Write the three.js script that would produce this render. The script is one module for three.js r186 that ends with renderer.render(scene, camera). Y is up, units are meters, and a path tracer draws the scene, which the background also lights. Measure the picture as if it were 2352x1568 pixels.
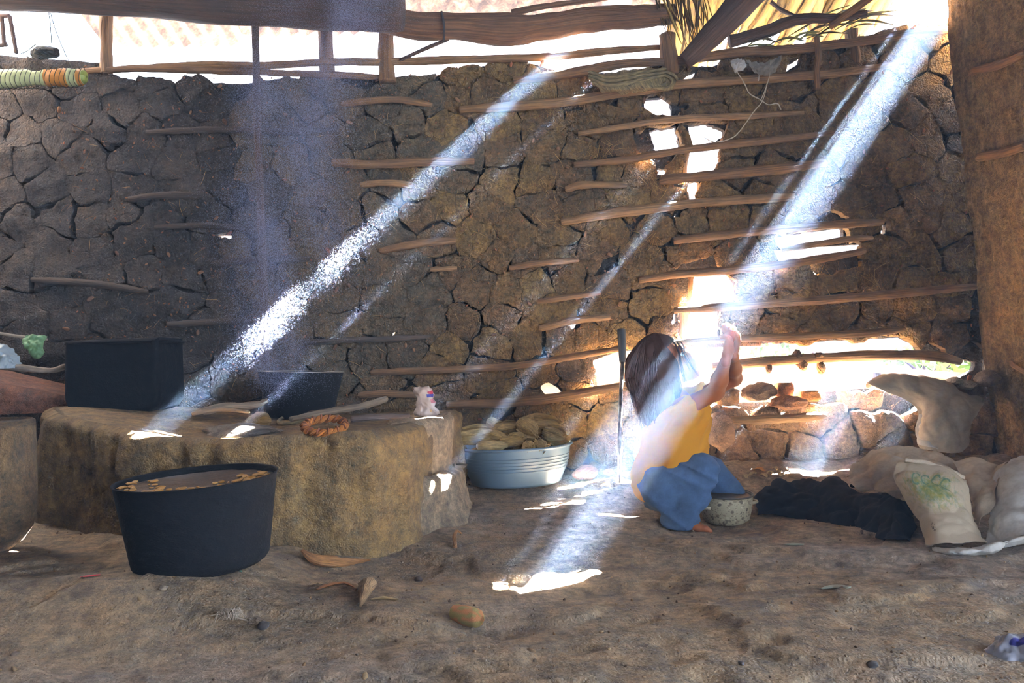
import * as THREE from 'three';
import { ImprovedNoise } from 'three/addons/math/ImprovedNoise.js';
import { mergeGeometries, mergeVertices } from 'three/addons/utils/BufferGeometryUtils.js';

const scene = new THREE.Scene();
// ---------------------------------------------------------------- camera, sky, sun, haze, exposure
const FOCAL = 1900, FRAME_W = 2352, FRAME_H = 1568;
const camera = new THREE.PerspectiveCamera(2 * Math.atan(FRAME_H / 2 / FOCAL) * 180 / Math.PI, FRAME_W / FRAME_H, 0.05, 80);
camera.rotation.order = 'YXZ';
camera.position.set(0, 0.54, 0);
camera.rotation.set(1.39 * Math.PI / 180, 0, -1.6 * Math.PI / 180);
camera.updateMatrixWorld(true);
const renderer = new THREE.WebGLRenderer();
renderer.toneMapping = THREE.LinearToneMapping;
renderer.toneMappingExposure = 1.5;
renderer.shadowMap.enabled = true;
scene.background = new THREE.Color(5.7, 5.5, 5.25);
scene.fog = new THREE.FogExp2(new THREE.Color(0.36, 0.58, 1.0), 0.022);
const SUN_POWER = 7600, SUN_TINT = [1.0, 0.9, 0.8];

// ---------------------------------------------------------------- small helpers
const V3 = (x, y, z) => new THREE.Vector3(x, y, z);
const clamp = THREE.MathUtils.clamp, lerp = THREE.MathUtils.lerp, sstep = THREE.MathUtils.smoothstep;
let seed = 12345;
const rnd = () => { seed = (seed + 0x6d2b79f5) | 0; let t = Math.imul(seed ^ (seed >>> 15), 1 | seed); t = (t + Math.imul(t ^ (t >>> 7), 61 | t)) ^ t; return ((t ^ (t >>> 14)) >>> 0) / 4294967296; };
const rr = (a, b) => a + (b - a) * rnd();
const perlin = new ImprovedNoise();
const noise = (x, y, z = 0) => perlin.noise(x + 131.7, y + 57.3, z + 91.1);
const fbm = (x, y, z = 0, o = 4) => { let s = 0, a = 0.5, f = 1; for (let i = 0; i < o; i++) { s += a * noise(x * f, y * f, z * f + i * 7.7); a *= 0.5; f *= 2.03; } return s; };
// the point that a pixel of the photograph shows, if it stands d metres in front of the camera (along -z)
function sightline(px, py) { return V3((px - FRAME_W / 2) / FOCAL, -(py - FRAME_H / 2) / FOCAL, -1).applyQuaternion(camera.quaternion); }
function W(px, py, d) { const r = sightline(px, py); return r.multiplyScalar(-d / r.z).add(camera.position); }
const PX = (d) => d / FOCAL;                                              // metres per pixel at that depth

const counts = new Map();
function numbered(name, parent) {
  const key = (parent ? parent.uuid : '') + name, n = counts.get(key) || 0;
  counts.set(key, n + 1);
  return n ? name + '_' + String(n).padStart(3, '0') : name;
}
function mesh(name, geo, material, parent) {
  const o = new THREE.Mesh(geo, material);
  o.name = numbered(name, parent); o.castShadow = o.receiveShadow = true;
  (parent || scene).add(o);
  return o;
}
function tag(o, label, category, group) { o.userData.label = label; o.userData.category = category; if (group) o.userData.group = group; return o; }
function thing(name, label, category, pos, group) {
  const o = new THREE.Group(); o.name = numbered(name); scene.add(o);
  if (pos) o.position.copy(pos);
  return tag(o, label, category, group);
}
function struct(o) { o.userData.kind = 'structure'; return o; }
function stuff(o) { o.userData.kind = 'stuff'; return o; }
// moves a geometry built in world coordinates so that it hangs under a thing's base
function under(geo, parent) { const p = parent.position; geo.translate(-p.x, -p.y, -p.z); return geo; }

function geoFrom(pos, idx, uv, col) {
  const g = new THREE.BufferGeometry();
  g.setAttribute('position', new THREE.Float32BufferAttribute(pos, 3));
  if (uv) g.setAttribute('uv', new THREE.Float32BufferAttribute(uv, 2));
  if (col) g.setAttribute('color', new THREE.Float32BufferAttribute(col, 3));
  if (idx) g.setIndex(idx);
  g.computeVertexNormals();
  return g;
}
// swept limb along points with a radius each; rough = relative radius noise
function limb(pts, radii, { seg = 0, rad = 8, rough = 0, flat = 1, closed = false, s = 1 } = {}) {
  const P = pts.map((p) => (p.isVector3 ? p : V3(...p)));
  const c = new THREE.CatmullRomCurve3(P, closed, 'catmullrom', 0.5), n = seg || Math.max(6, (P.length - 1) * 6);
  const R = (t) => { if (typeof radii === 'number') return radii; const f = t * (radii.length - 1), i = Math.min(radii.length - 2, Math.floor(f)); return lerp(radii[i], radii[i + 1], f - i); };
  const pos = [], idx = [], uv = [], off = rr(0, 50);
  let nrm = null, len = 0, last = null;
  for (let i = 0; i <= n; i++) {
    const t = i / n, p = c.getPoint(t), T = c.getTangent(t).normalize();
    if (!nrm) { nrm = Math.abs(T.y) < 0.9 ? V3(0, 1, 0) : V3(1, 0, 0); }
    nrm.addScaledVector(T, -nrm.dot(T)).normalize();
    const b = T.clone().cross(nrm);
    if (last) len += last.distanceTo(p);
    last = p;
    for (let j = 0; j <= rad; j++) {
      const a = j / rad * Math.PI * 2, r = R(t) * (1 + rough * noise(Math.cos(a) * 1.3 + off, len / Math.max(0.01, R(t)) * 0.35, Math.sin(a) * 1.3 + off) * 2);
      const q = p.clone().addScaledVector(nrm, Math.cos(a) * r * flat).addScaledVector(b, Math.sin(a) * r);
      pos.push(q.x, q.y, q.z); uv.push(j / rad * R(0.5) * 6.28 * s, len * s);
    }
  }
  const w = rad + 1;
  for (let i = 0; i < n; i++) for (let j = 0; j < rad; j++) { const a = i * w + j; idx.push(a, a + w, a + 1, a + 1, a + w, a + w + 1); }
  if (!closed) for (const e of [0, n]) {
    const p = c.getPoint(e / n), k = pos.length / 3; pos.push(p.x, p.y, p.z); uv.push(0, 0);
    for (let j = 0; j < rad; j++) { const a = e * w + j; if (e) idx.push(a, k, a + 1); else idx.push(a, a + 1, k); }
  }
  return geoFrom(pos, idx, uv);
}
// sheet through rows of control points, with crumples along its normal and a little thickness
function patch(rows, { nu = 40, nv = 40, crumple = 0, scale = 8, thick = 0.002, uvs = 1, ragged = 0, seedz = 0, ridged = true } = {}) {
  const curves = rows.map((r) => new THREE.CatmullRomCurve3(r.map((p) => (p.isVector3 ? p : V3(...p))), false, 'centripetal'));
  const pts = [];
  for (let i = 0; i <= nu; i++) {
    const col = new THREE.CatmullRomCurve3(curves.map((c) => c.getPoint(i / nu)), false, 'centripetal');
    for (let j = 0; j <= nv; j++) pts.push(col.getPoint(j / nv));
  }
  const at = (i, j) => pts[clamp(i, 0, nu) * (nv + 1) + clamp(j, 0, nv)], N = [], Q = [];
  for (let i = 0; i <= nu; i++) for (let j = 0; j <= nv; j++) N.push(at(i + 1, j).clone().sub(at(i - 1, j)).cross(at(i, j + 1).clone().sub(at(i, j - 1))).normalize());
  for (let i = 0; i <= nu; i++) for (let j = 0; j <= nv; j++) {
    const p = at(i, j), n = N[i * (nv + 1) + j], q = p.clone().multiplyScalar(scale);
    const f1 = noise(q.x, q.y, q.z + seedz), f2 = noise(q.x * 2.1 + 9, q.y * 2.1, q.z * 2.1 + seedz), f3 = noise(q.x * 4.3, q.y * 4.3 + 3, q.z * 4.3 + seedz);
    const f4 = noise(q.x * 0.9 + 20, q.y * 0.9, q.z * 0.9 + seedz);
    const h = ridged ? (1 - 3.2 * Math.pow(Math.abs(f1), 0.75)) * 0.6 + (0.45 - Math.pow(Math.abs(f2), 0.75)) * 0.65 + (0.3 - Math.abs(f3)) * 0.35 + f4 * 0.9 : f1 + 0.5 * f2 + 0.25 * f3;
    const e = ragged ? ragged * noise(q.x * 5, q.y * 5, q.z * 5) * (i === 0 || j === 0 || i === nu || j === nv ? 1 : 0) : 0;
    Q.push(p.clone().addScaledVector(n, crumple * h + e));
  }
  const pos = [], idx = [], uv = [], K = (nu + 1) * (nv + 1);
  let L = 0; for (let i = 0; i < nu; i++) L += at(i, nv >> 1).distanceTo(at(i + 1, nv >> 1));
  let M = 0; for (let j = 0; j < nv; j++) M += at(nu >> 1, j).distanceTo(at(nu >> 1, j + 1));
  for (const side of [0, 1]) for (let i = 0; i <= nu; i++) for (let j = 0; j <= nv; j++) {
    const k = i * (nv + 1) + j, q = Q[k].clone().addScaledVector(N[k], side ? -thick : 0);
    pos.push(q.x, q.y, q.z); uv.push(i / nu * (uvs === 0 ? 1 : L * uvs), 1 - j / nv * (uvs === 0 ? 1 : M * uvs));
  }
  for (let i = 0; i < nu; i++) for (let j = 0; j < nv; j++) {
    const a = i * (nv + 1) + j, b = a + nv + 1;
    idx.push(a, b, a + 1, a + 1, b, b + 1, a + K, a + 1 + K, b + K, a + 1 + K, b + 1 + K, b + K);
  }
  const edge = (a, b) => idx.push(a, a + K, b, b, a + K, b + K);
  for (let i = 0; i < nu; i++) { edge(i * (nv + 1), (i + 1) * (nv + 1)); edge((i + 1) * (nv + 1) + nv, i * (nv + 1) + nv); }
  for (let j = 0; j < nv; j++) { edge(j + 1, j); edge(nu * (nv + 1) + j, nu * (nv + 1) + j + 1); }
  return geoFrom(pos, idx, uv);
}
function lathe(profile, seg = 48) { return new THREE.LatheGeometry(profile.map(([r, y]) => new THREE.Vector2(Math.max(r, 0.0001), y)), seg); }
// irregular stone: a sphere pushed in and out, cut by a few planes
function stoneGeo(sx, sy, sz, sd, det = 4, rough = 0.14) {
  const g = mergeVertices(new THREE.IcosahedronGeometry(1, det).deleteAttribute('normal').deleteAttribute('uv')), p = g.attributes.position, v = V3(0, 0, 0), uv = [];
  const cuts = []; { const s0 = seed; seed = sd * 7919; for (let i = 0; i < 9; i++) cuts.push([V3(rr(-1, 1), rr(-1, 1), rr(-1, 1)).normalize(), rr(0.62, 0.9)]); seed = s0; }
  for (let i = 0; i < p.count; i++) {
    v.fromBufferAttribute(p, i);
    let r = 1; for (const [n, d] of cuts) { const k = n.dot(v); if (k * r > d) r = lerp(r, d / k, 0.85); }
    r += rough * fbm(v.x * 1.9 + sd, v.y * 1.9, v.z * 1.9, 4) + 0.25 * rough * fbm(v.x * 8, v.y * 8 + sd, v.z * 8, 3);
    uv.push((v.x + v.z) * 0.5 * sx, v.y * 0.5 * sy); p.setXYZ(i, v.x * r * sx, v.y * r * sy, v.z * r * sz);
  }
  g.setAttribute('uv', new THREE.Float32BufferAttribute(uv, 2)); g.computeVertexNormals();
  return g;
}
const inPoly = (x, y, poly) => { let c = false; for (let i = 0, j = poly.length - 1; i < poly.length; j = i++) { const [xi, yi] = poly[i], [xj, yj] = poly[j]; if (yi > y !== yj > y && x < (xj - xi) * (y - yi) / (yj - yi) + xi) c = !c; } return c; };

// ---------------------------------------------------------------- textures (grain, weave, fine relief only)
const GRADS = Array.from({ length: 64 }, (_, i) => [Math.cos(i / 64 * Math.PI * 2), Math.sin(i / 64 * Math.PI * 2)]);
const hash3 = (x, y, z) => { let h = Math.imul(x, 374761393) + Math.imul(y, 668265263) + Math.imul(z, 1442695041); h = Math.imul(h ^ (h >>> 13), 1274126177); return ((h ^ (h >>> 16)) >>> 0) & 63; };
// gradient noise on a lattice that wraps: fx by fy cells over the whole texture
function tnoise2(u, v, fx, fy, z) {
  fx = Math.max(1, Math.round(fx)); fy = Math.max(1, Math.round(fy)); z = Math.round(z * 13);
  const x = u * fx, y = v * fy, ix = Math.floor(x), iy = Math.floor(y), dx = x - ix, dy = y - iy, m = (a, n) => ((a % n) + n) % n, x0 = m(ix, fx), x1 = m(ix + 1, fx), y0 = m(iy, fy), y1 = m(iy + 1, fy);
  const g = (X, Y, a, b) => { const q = GRADS[hash3(X, Y, z)]; return q[0] * a + q[1] * b; }, s = dx * dx * dx * (dx * (dx * 6 - 15) + 10), t = dy * dy * dy * (dy * (dy * 6 - 15) + 10);
  return 1.35 * lerp(lerp(g(x0, y0, dx, dy), g(x1, y0, dx - 1, dy), s), lerp(g(x0, y1, dx, dy - 1), g(x1, y1, dx - 1, dy - 1), s), t);
}
const tnoise = (u, v, f, z) => tnoise2(u, v, f, f, z);
const tfa = (u, v, fx, fy, z, o) => { let s = 0, a = 0.5; for (let i = 0; i < o; i++) { s += a * tnoise2(u, v, fx, fy, z + i * 5); a *= 0.55; fx *= 2.1; fy *= 2.1; } return s; };
function dataTex(n, fn, srgb) {
  const d = new Uint8Array(n * n * 4);
  for (let y = 0; y < n; y++) for (let x = 0; x < n; x++) { const c = fn(x / n, y / n, x, y); for (let k = 0; k < 3; k++) d[(y * n + x) * 4 + k] = clamp(c[k] ?? c[0], 0, 1) * 255; d[(y * n + x) * 4 + 3] = 255; }
  const t = new THREE.DataTexture(d, n, n); t.wrapS = t.wrapT = THREE.RepeatWrapping; t.magFilter = THREE.LinearFilter; t.minFilter = THREE.LinearMipmapLinearFilter; t.generateMipmaps = true;
  if (srgb) t.colorSpace = THREE.SRGBColorSpace;
  t.needsUpdate = true; return t;
}
function rep(t, x, y = x) { const c = t.clone(); c.repeat.set(x, y); c.needsUpdate = true; return c; }
// periodic cell pattern: distance to the border between cells
const cellSeeds = (() => { const s0 = seed; seed = 77; const a = []; const n = 14; for (let j = 0; j < n; j++) for (let i = 0; i < n; i++) a.push([(i + rr(0.05, 0.95)) / n, (j + rr(0.05, 0.95)) / n]); seed = s0; return { n, a }; })();
function cellEdge(u, v) {
  const { n, a } = cellSeeds; let d1 = 9, d2 = 9; const ci = Math.floor(u * n), cj = Math.floor(v * n);
  for (let j = -2; j <= 2; j++) for (let i = -2; i <= 2; i++) { const x = ((ci + i) % n + n) % n, y = ((cj + j) % n + n) % n, s = a[y * n + x]; let dx = Math.abs(s[0] - u), dy = Math.abs(s[1] - v); dx = Math.min(dx, 1 - dx); dy = Math.min(dy, 1 - dy); const d = Math.hypot(dx, dy) * n; if (d < d1) { d2 = d1; d1 = d; } else if (d < d2) d2 = d; }
  return d2 - d1;
}
const tf = (u, v, f, z, o = 4) => { let s = 0, a = 0.5; for (let i = 0; i < o; i++) { s += a * tnoise(u, v, f, z + i * 5); a *= 0.55; f *= 2.1; } return s; };
const mudTex = dataTex(768, (u, v) => {
  const a = tf(u, v, 9, 1, 6), b = tf(u, v, 30, 3, 5), fl = tnoise(u, v, 160, 9) > 0.52 ? 0.2 : 0, dk = tnoise(u, v, 120, 14) > 0.5 ? -0.16 : 0, h = tf(u, v, 5, 22, 3);
  const k = 0.72 + 0.35 * a + 0.3 * b + fl + dk; return [k, k * (0.965 + 0.06 * h), k * (0.92 + 0.12 * h)];
}, true);
const mudBump = dataTex(768, (u, v) => {
  const wu = u + 0.018 * tf(u, v, 14, 2, 3), wv = v + 0.018 * tf(u, v, 14, 8, 3), e = cellEdge(((wu % 1) + 1) % 1, ((wv % 1) + 1) % 1);
  const crack = sstep(e, 0.0, 0.1 + 0.06 * tf(u, v, 6, 12, 2)); const show = sstep(tf(u, v, 4, 31, 3), -0.12, 0.1);
  return [0.35 + 0.3 * tf(u, v, 22, 4, 6) + 0.3 * tf(u, v, 80, 7, 3) + 0.35 * lerp(1, crack, show)];
});
const earthBump = dataTex(768, (u, v) => [0.5 + 0.4 * tf(u, v, 16, 44, 6) + 0.22 * tf(u, v, 80, 47, 4) - (tnoise(u, v, 70, 51) > 0.5 ? 0.15 : 0)]);
const woodTex = dataTex(512, (u, v) => { const g = tnoise2(u + 0.02 * tf(u, v, 4, 60, 3), v, 46, 2, 61) * 0.5 + tfa(u, v, 40, 5, 63, 3) * 0.5, k = 0.74 + 0.4 * g + 0.22 * tf(u, v, 8, 65, 4); return [k, k * 0.97, k * 0.93]; }, true);
const woodBump = dataTex(512, (u, v) => [0.5 + 0.5 * tfa(u, v, 44, 5, 70, 4) + 0.2 * tf(u, v, 20, 73, 4)]);
const weaveBump = dataTex(512, (u, v) => { const n = 128, a = Math.sin(u * n * Math.PI * 2), b = Math.sin(v * n * Math.PI * 2), o = (Math.floor(u * n) + Math.floor(v * n)) % 2; return [0.5 + 0.25 * (o ? a : b) + 0.2 * tf(u, v, 12, 81, 3)]; });
const sootTex = dataTex(512, (u, v) => { const k = 0.6 + 0.7 * tf(u, v, 12, 90, 5) + 0.3 * tf(u, v, 60, 93, 3); return [k, k * 0.98, k * 0.95]; }, true);
const fibreTex = dataTex(512, (u, v) => { const k = 0.75 + 0.5 * tfa(u, v, 50, 5, 97, 4) + 0.2 * tf(u, v, 10, 99, 3); return [k, k * 0.97, k * 0.9]; }, true);

const clothTex = dataTex(256, (u, v) => { const k = 0.9 + 0.16 * tf(u, v, 6, 120, 4) + 0.08 * tf(u, v, 40, 125, 2); return [k, k * 0.985, k * 0.96]; }, true);

function mat(color, o = {}) { return new THREE.MeshStandardMaterial({ color: new THREE.Color(color), roughness: 0.95, metalness: 0, ...o }); }
function pmat(color, o = {}) { return new THREE.MeshPhysicalMaterial({ color: new THREE.Color(color), roughness: 1, metalness: 0, ...o }); }
const two = { side: THREE.DoubleSide };
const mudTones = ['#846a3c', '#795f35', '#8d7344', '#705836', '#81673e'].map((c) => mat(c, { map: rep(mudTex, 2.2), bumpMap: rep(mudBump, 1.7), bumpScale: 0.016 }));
const sootShadeMud = ['#3b3024', '#33291e', '#43372a'].map((c) => mat(c, { map: rep(mudTex, 2.2), bumpMap: rep(mudBump, 1.7), bumpScale: 0.016 }));  // sooty mud, darkened further to paint in the dim left side
const halfShadeMud = ['#5f4f36', '#564830', '#67573c'].map((c) => mat(c, { map: rep(mudTex, 2.2), bumpMap: rep(mudBump, 1.7), bumpScale: 0.016 }));  // in-between tone: some soot, some painted falloff of light toward the left
const mudCore = mat('#2f2519', { map: rep(mudTex, 2), bumpMap: rep(earthBump, 2), bumpScale: 0.02 });
const rubbleTones = ['#8d735a', '#7d6650', '#9a8066'].map((c) => mat(c, { map: rep(mudTex, 2.3), bumpMap: rep(earthBump, 3), bumpScale: 0.02 }));
const poleTones = ['#a08059', '#8d6d4a', '#b08f68', '#937350'].map((c) => mat(c, { map: rep(woodTex, 4, 1.2), bumpMap: rep(woodBump, 4, 1.2), bumpScale: 0.004, roughness: 0.85 }));
const darkPole = mat('#463829', { map: rep(woodTex, 4, 1.2), bumpMap: rep(woodBump, 4, 1.2), bumpScale: 0.004 });  // darker wood tone for the left-hand laths
const darkWood = mat('#4a3625', { map: rep(woodTex, 3, 1), bumpMap: rep(woodBump, 3, 1), bumpScale: 0.006, roughness: 0.9 });
const logWood = mat('#7d5c40', { map: rep(woodTex, 3, 1), bumpMap: rep(woodBump, 3, 1), bumpScale: 0.008, roughness: 0.9 });
const greyWood = mat('#8a7a66', { map: rep(woodTex, 4, 1), bumpMap: rep(woodBump, 4, 1), bumpScale: 0.004, roughness: 0.9 });
const straw = mat('#bfa878', { roughness: 0.9, ...two });
const soot = new THREE.MeshPhysicalMaterial({ color: new THREE.Color('#0b0a09'), map: rep(sootTex, 3), bumpMap: rep(sootTex, 3), bumpScale: 0.002, roughness: 0.9, specularIntensity: 0.25 });
// ---------------------------------------------------------------- floor shape and where the sun stands
const WALL_D = 3.5;                                                        // the back wall's face
function floorY(x, z) {
  const d = -z;
  let y = 0.10 * sstep(d, 2.85, 3.5) * sstep(x, 0.1, 0.75) + 0.045 * sstep(d, 2.75, 3.3) * (1 - sstep(x, 0.1, 0.75));
  y -= 0.028 * Math.exp(-(((x - 0.12) / 0.42) ** 2) - ((d - 2.05) / 0.3) ** 2);
  y += 0.010 * (1 - sstep(d, 1.7, 2.15)) * sstep(x, -0.9, -0.2);
  y += 0.07 * sstep(d, 1.6, 1.9) * sstep(-x, 0.42, 0.85);
  y -= 0.034 * Math.exp(-(((x - 0.58) / 0.34) ** 2) - ((d - 2.68) / 0.26) ** 2);
  y += 0.016 * fbm(x * 1.7, z * 1.7, 3, 4) + 0.007 * fbm(x * 8, z * 8, 9, 4);
  y -= 0.03 * Math.exp(-(((x + 0.05) / 0.09) ** 2) - ((d - 1.68) / 0.07) ** 2);      // hollow beside the cob
  const l = fbm(x * 2.3 + 5, z * 3.1, 17, 3); y += 0.010 * sstep(l, 0.06, 0.09) + 0.008 * sstep(l, -0.13, -0.1);
  return y;
}
function onFloor(px, py) {
  const r = sightline(px, py), p = V3(0, 0, 0); r.multiplyScalar(1 / -r.z);
  let lo = 0.8, hi = 4;
  for (let d = 0.8; d < 4; d += 0.02) { p.copy(camera.position).addScaledVector(r, d); if (p.y < floorY(p.x, p.z)) { hi = d; lo = d - 0.02; break; } }
  for (let i = 0; i < 14; i++) { const m = (lo + hi) / 2; p.copy(camera.position).addScaledVector(r, m); if (p.y < floorY(p.x, p.z)) hi = m; else lo = m; }
  p.y = floorY(p.x, p.z); return p;
}
const beamTop = W(2137, 50, 3.42), beamFoot = onFloor(1266, 1338);
const toSun = beamTop.clone().sub(beamFoot).normalize();
const sun = new THREE.DirectionalLight(new THREE.Color(...SUN_TINT), SUN_POWER);
sun.position.copy(toSun).multiplyScalar(9).add(V3(0, 0.5, -3)); sun.target.position.set(0, 0.5, -3);
sun.castShadow = true; sun.shadow.mapSize.set(4096, 4096); sun.shadow.radius = 1;
Object.assign(sun.shadow.camera, { left: -4, right: 4, top: 4, bottom: -4, near: 1, far: 18 });
scene.add(sun, sun.target);

// ---------------------------------------------------------------- floor
{
  const xs = [], zs = [];
  for (let x = -2.7; x < -1.9; x += 0.05) xs.push(x); for (let x = -1.9; x <= 2.15; x += 0.0135) xs.push(x);
  for (let z = -3.75; z < -1.0; z += 0.0135) zs.push(z); for (let z = -1.0; z <= 3.0; z += 0.1) zs.push(z);
  const pos = [], uv = [], col = [], idx = [], nx = xs.length, c = new THREE.Color(), base = new THREE.Color('#ab9a80'), grey = new THREE.Color('#aea69c'), dark = new THREE.Color('#7a6750'), clay = new THREE.Color('#b09873'), pale = new THREE.Color('#c2b6a4');
  for (const z of zs) for (const x of xs) {
    const y = floorY(x, z); pos.push(x, y, z); uv.push(x, -z);
    const n1 = fbm(x * 1.3 + 3, z * 1.3, 5, 5), n2 = fbm(x * 4 + 1, z * 6, 8, 5), n3 = fbm(x * 14, z * 14, 2, 3);
    c.copy(base).lerp(grey, sstep(n1 + 0.5 * n2 + 0.10 * (x - 0.2), -0.05, 0.35)).lerp(clay, 0.7 * sstep(n2 - n1, 0.12, 0.4));
    c.lerp(dark, 0.75 * sstep(n2 * 0.9 + n3 * 0.55 - 0.3 * n1, 0.14, 0.34)).lerp(pale, 0.6 * sstep(fbm(x * 3 + 40, z * 5, 1, 5) + 0.3 * n3, 0.2, 0.32));
    col.push(c.r, c.g, c.b);
  }
  for (let j = 0; j < zs.length - 1; j++) for (let i = 0; i < nx - 1; i++) { const a = j * nx + i; idx.push(a, a + nx, a + 1, a + 1, a + nx, a + nx + 1); }
  const o = struct(mesh('floor', geoFrom(pos, idx, uv, col), mat('#ffffff', { vertexColors: true, map: rep(mudTex, 1.7), bumpMap: rep(earthBump, 2.2), bumpScale: 0.009 })));
  tag(o, 'uneven trodden earth floor in brown and grey', 'floor');
  delete o.userData.category; delete o.userData.label;
  // crumbs of earth and chips of husk lying on the floor
  const g = stoneGeo(1, 0.6, 0.8, 5, 1, 0.2), crumbs = new THREE.InstancedMesh(g, mat('#b9a88f', { map: rep(mudTex, 2) }), 700), m = new THREE.Matrix4(), q = new THREE.Quaternion(), cc = new THREE.Color();
  for (let i = 0; i < 700; i++) {
    const d = 1.3 + 2.2 * rnd() ** 1.3, x = rr(-0.64, 0.64) * d, s = rr(0.0012, 0.0045) * (rnd() < 0.06 ? 1.8 : 1);
    m.compose(V3(x, floorY(x, -d) + s * 0.2, -d), q.setFromEuler(new THREE.Euler(rr(0, 6), rr(0, 6), rr(0, 6))), V3(s * rr(0.7, 1.6), s, s)); crumbs.setMatrixAt(i, m);
    const k = rnd(); crumbs.setColorAt(i, cc.set(k < 0.15 ? '#e8dcc0' : k < 0.6 ? '#c9b79a' : '#7a6a58'));
  }
  crumbs.name = 'crumbs'; crumbs.castShadow = crumbs.receiveShadow = true; scene.add(stuff(crumbs)); crumbs.userData.label = 'small crumbs of earth and husk strewn over the floor';
}

// ---------------------------------------------------------------- back wall of cracked mud on laths
const wallPt = (px, py, d = WALL_D) => { const p = W(px, py, d); return [p.x, p.y]; };
const topLine = [[-150, 110], [0, 117], [70, 121], [150, 128], [226, 133], [250, 160], [290, 176], [330, 180], [430, 178], [535, 182], [640, 176], [790, 168], [910, 168], [1000, 165], [1020, 152], [1120, 140], [1225, 136], [1262, 146], [1330, 158], [1440, 158], [1540, 138], [1640, 142], [1705, 112], [1790, 100], [1900, 84], [2050, 62], [2120, 52], [2240, 46]].map(([x, y]) => wallPt(x, y));
const topAt = (u) => { for (let i = 1; i < topLine.length; i++) if (u < topLine[i][0]) { const a = topLine[i - 1], b = topLine[i]; return lerp(a[1], b[1], clamp((u - a[0]) / (b[0] - a[0]), 0, 1)); } return topLine.at(-1)[1]; };
const openings = [
  [[1482, 224], [1539, 218], [1547, 266], [1523, 262], [1505, 268], [1488, 253]],
  [[1496, 296], [1554, 286], [1565, 343], [1513, 352], [1505, 322]],
  [[1586, 284], [1628, 280], [1667, 295], [1664, 309], [1646, 318], [1669, 324], [1640, 334], [1592, 340]],
  [[1578, 340], [1662, 328], [1658, 368], [1642, 388], [1616, 404], [1574, 407]],
  [[1585, 415], [1610, 413], [1604, 453], [1581, 462]],
  [[1590, 628], [1672, 622], [1690, 650], [1688, 698], [1580, 706]],
  [[1562, 712], [1648, 704], [1652, 784], [1566, 790]],
  [[1787, 543], [1940, 520], [1945, 548], [1870, 560], [1800, 570]],
  [[1786, 572], [1860, 566], [1985, 558], [1975, 572], [1890, 594], [1800, 604]],
  [[1366, 828], [1425, 806], [1570, 802], [1800, 789], [1950, 781], [2075, 775], [2110, 790], [2118, 808], [2210, 822], [2250, 832], [2246, 850], [2200, 872], [2150, 888], [1990, 893], [1895, 900], [1800, 922], [1690, 926], [1600, 930], [1470, 892], [1430, 886], [1378, 890]],
  [[1246, 884], [1262, 880], [1280, 892], [1290, 900], [1268, 908], [1246, 905]],
  [[1400, 176], [1422, 178], [1420, 192], [1400, 190]], [[1570, 168], [1600, 158], [1596, 176], [1560, 188]],
  [[1405, 238], [1418, 240], [1410, 246]], [[1700, 546], [1724, 542], [1716, 554], [1702, 554]], [[2030, 515], [2043, 514], [2040, 532], [2032, 536]],
  [[1094, 908], [1110, 907], [1108, 916], [1096, 918]], [[1306, 743], [1324, 743], [1322, 752], [1308, 753]], [[898, 762], [906, 760], [904, 772], [898, 772]],
  [[1552, 720], [1558, 720], [1558, 736], [1548, 748], [1546, 738]], [[1552, 488], [1558, 488], [1558, 498], [1552, 499]], [[1551, 558], [1560, 557], [1559, 566], [1552, 566]],
  [[1800, 150], [1822, 140], [1845, 122], [1838, 138], [1812, 156]], [[1515, 382], [1532, 384], [1530, 398], [1514, 396]], [[1568, 242], [1578, 240], [1576, 250], [1568, 250]],
  [[495, 538], [528, 537], [524, 543], [498, 544]], [[1375, 597], [1383, 596], [1382, 612], [1376, 610]], [[1780, 676], [1790, 675], [1788, 682]],
  [[1564, 446], [1576, 440], [1570, 450]], [[2194, 235], [2200, 234], [2199, 240]],
].map((poly) => poly.map(([x, y]) => wallPt(x, y)));
const boxes = openings.map((p) => [Math.min(...p.map((a) => a[0])) - 0.03, Math.max(...p.map((a) => a[0])) + 0.03, Math.min(...p.map((a) => a[1])) - 0.03, Math.max(...p.map((a) => a[1])) + 0.03]);
function inOpening(u, v) {
  const wu = u + 0.012 * noise(u * 22, v * 22, 2) + 0.006 * noise(u * 60, v * 60, 5), wv = v + 0.012 * noise(u * 22, v * 22, 7) + 0.006 * noise(u * 60, v * 60, 9);
  if (wv > topAt(wu)) return true;
  for (let i = 0; i < openings.length; i++) { const b = boxes[i]; if (u > b[0] && u < b[1] && v > b[2] && v < b[3] && inPoly(wu, wv, openings[i])) return true; }
  return false;
}
const lowWall = wallPt(1640, 925), lowStart = wallPt(1560, 900)[0];          // the thicker rubble footing at the right
const wallBulge = (u, v) => 0.022 * noise(u * 1.4, v * 1.4, 4) + 0.012 * noise(u * 4, v * 4, 6);
const wallBack = new THREE.Group(); wallBack.name = 'wall_back'; scene.add(struct(wallBack));
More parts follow.
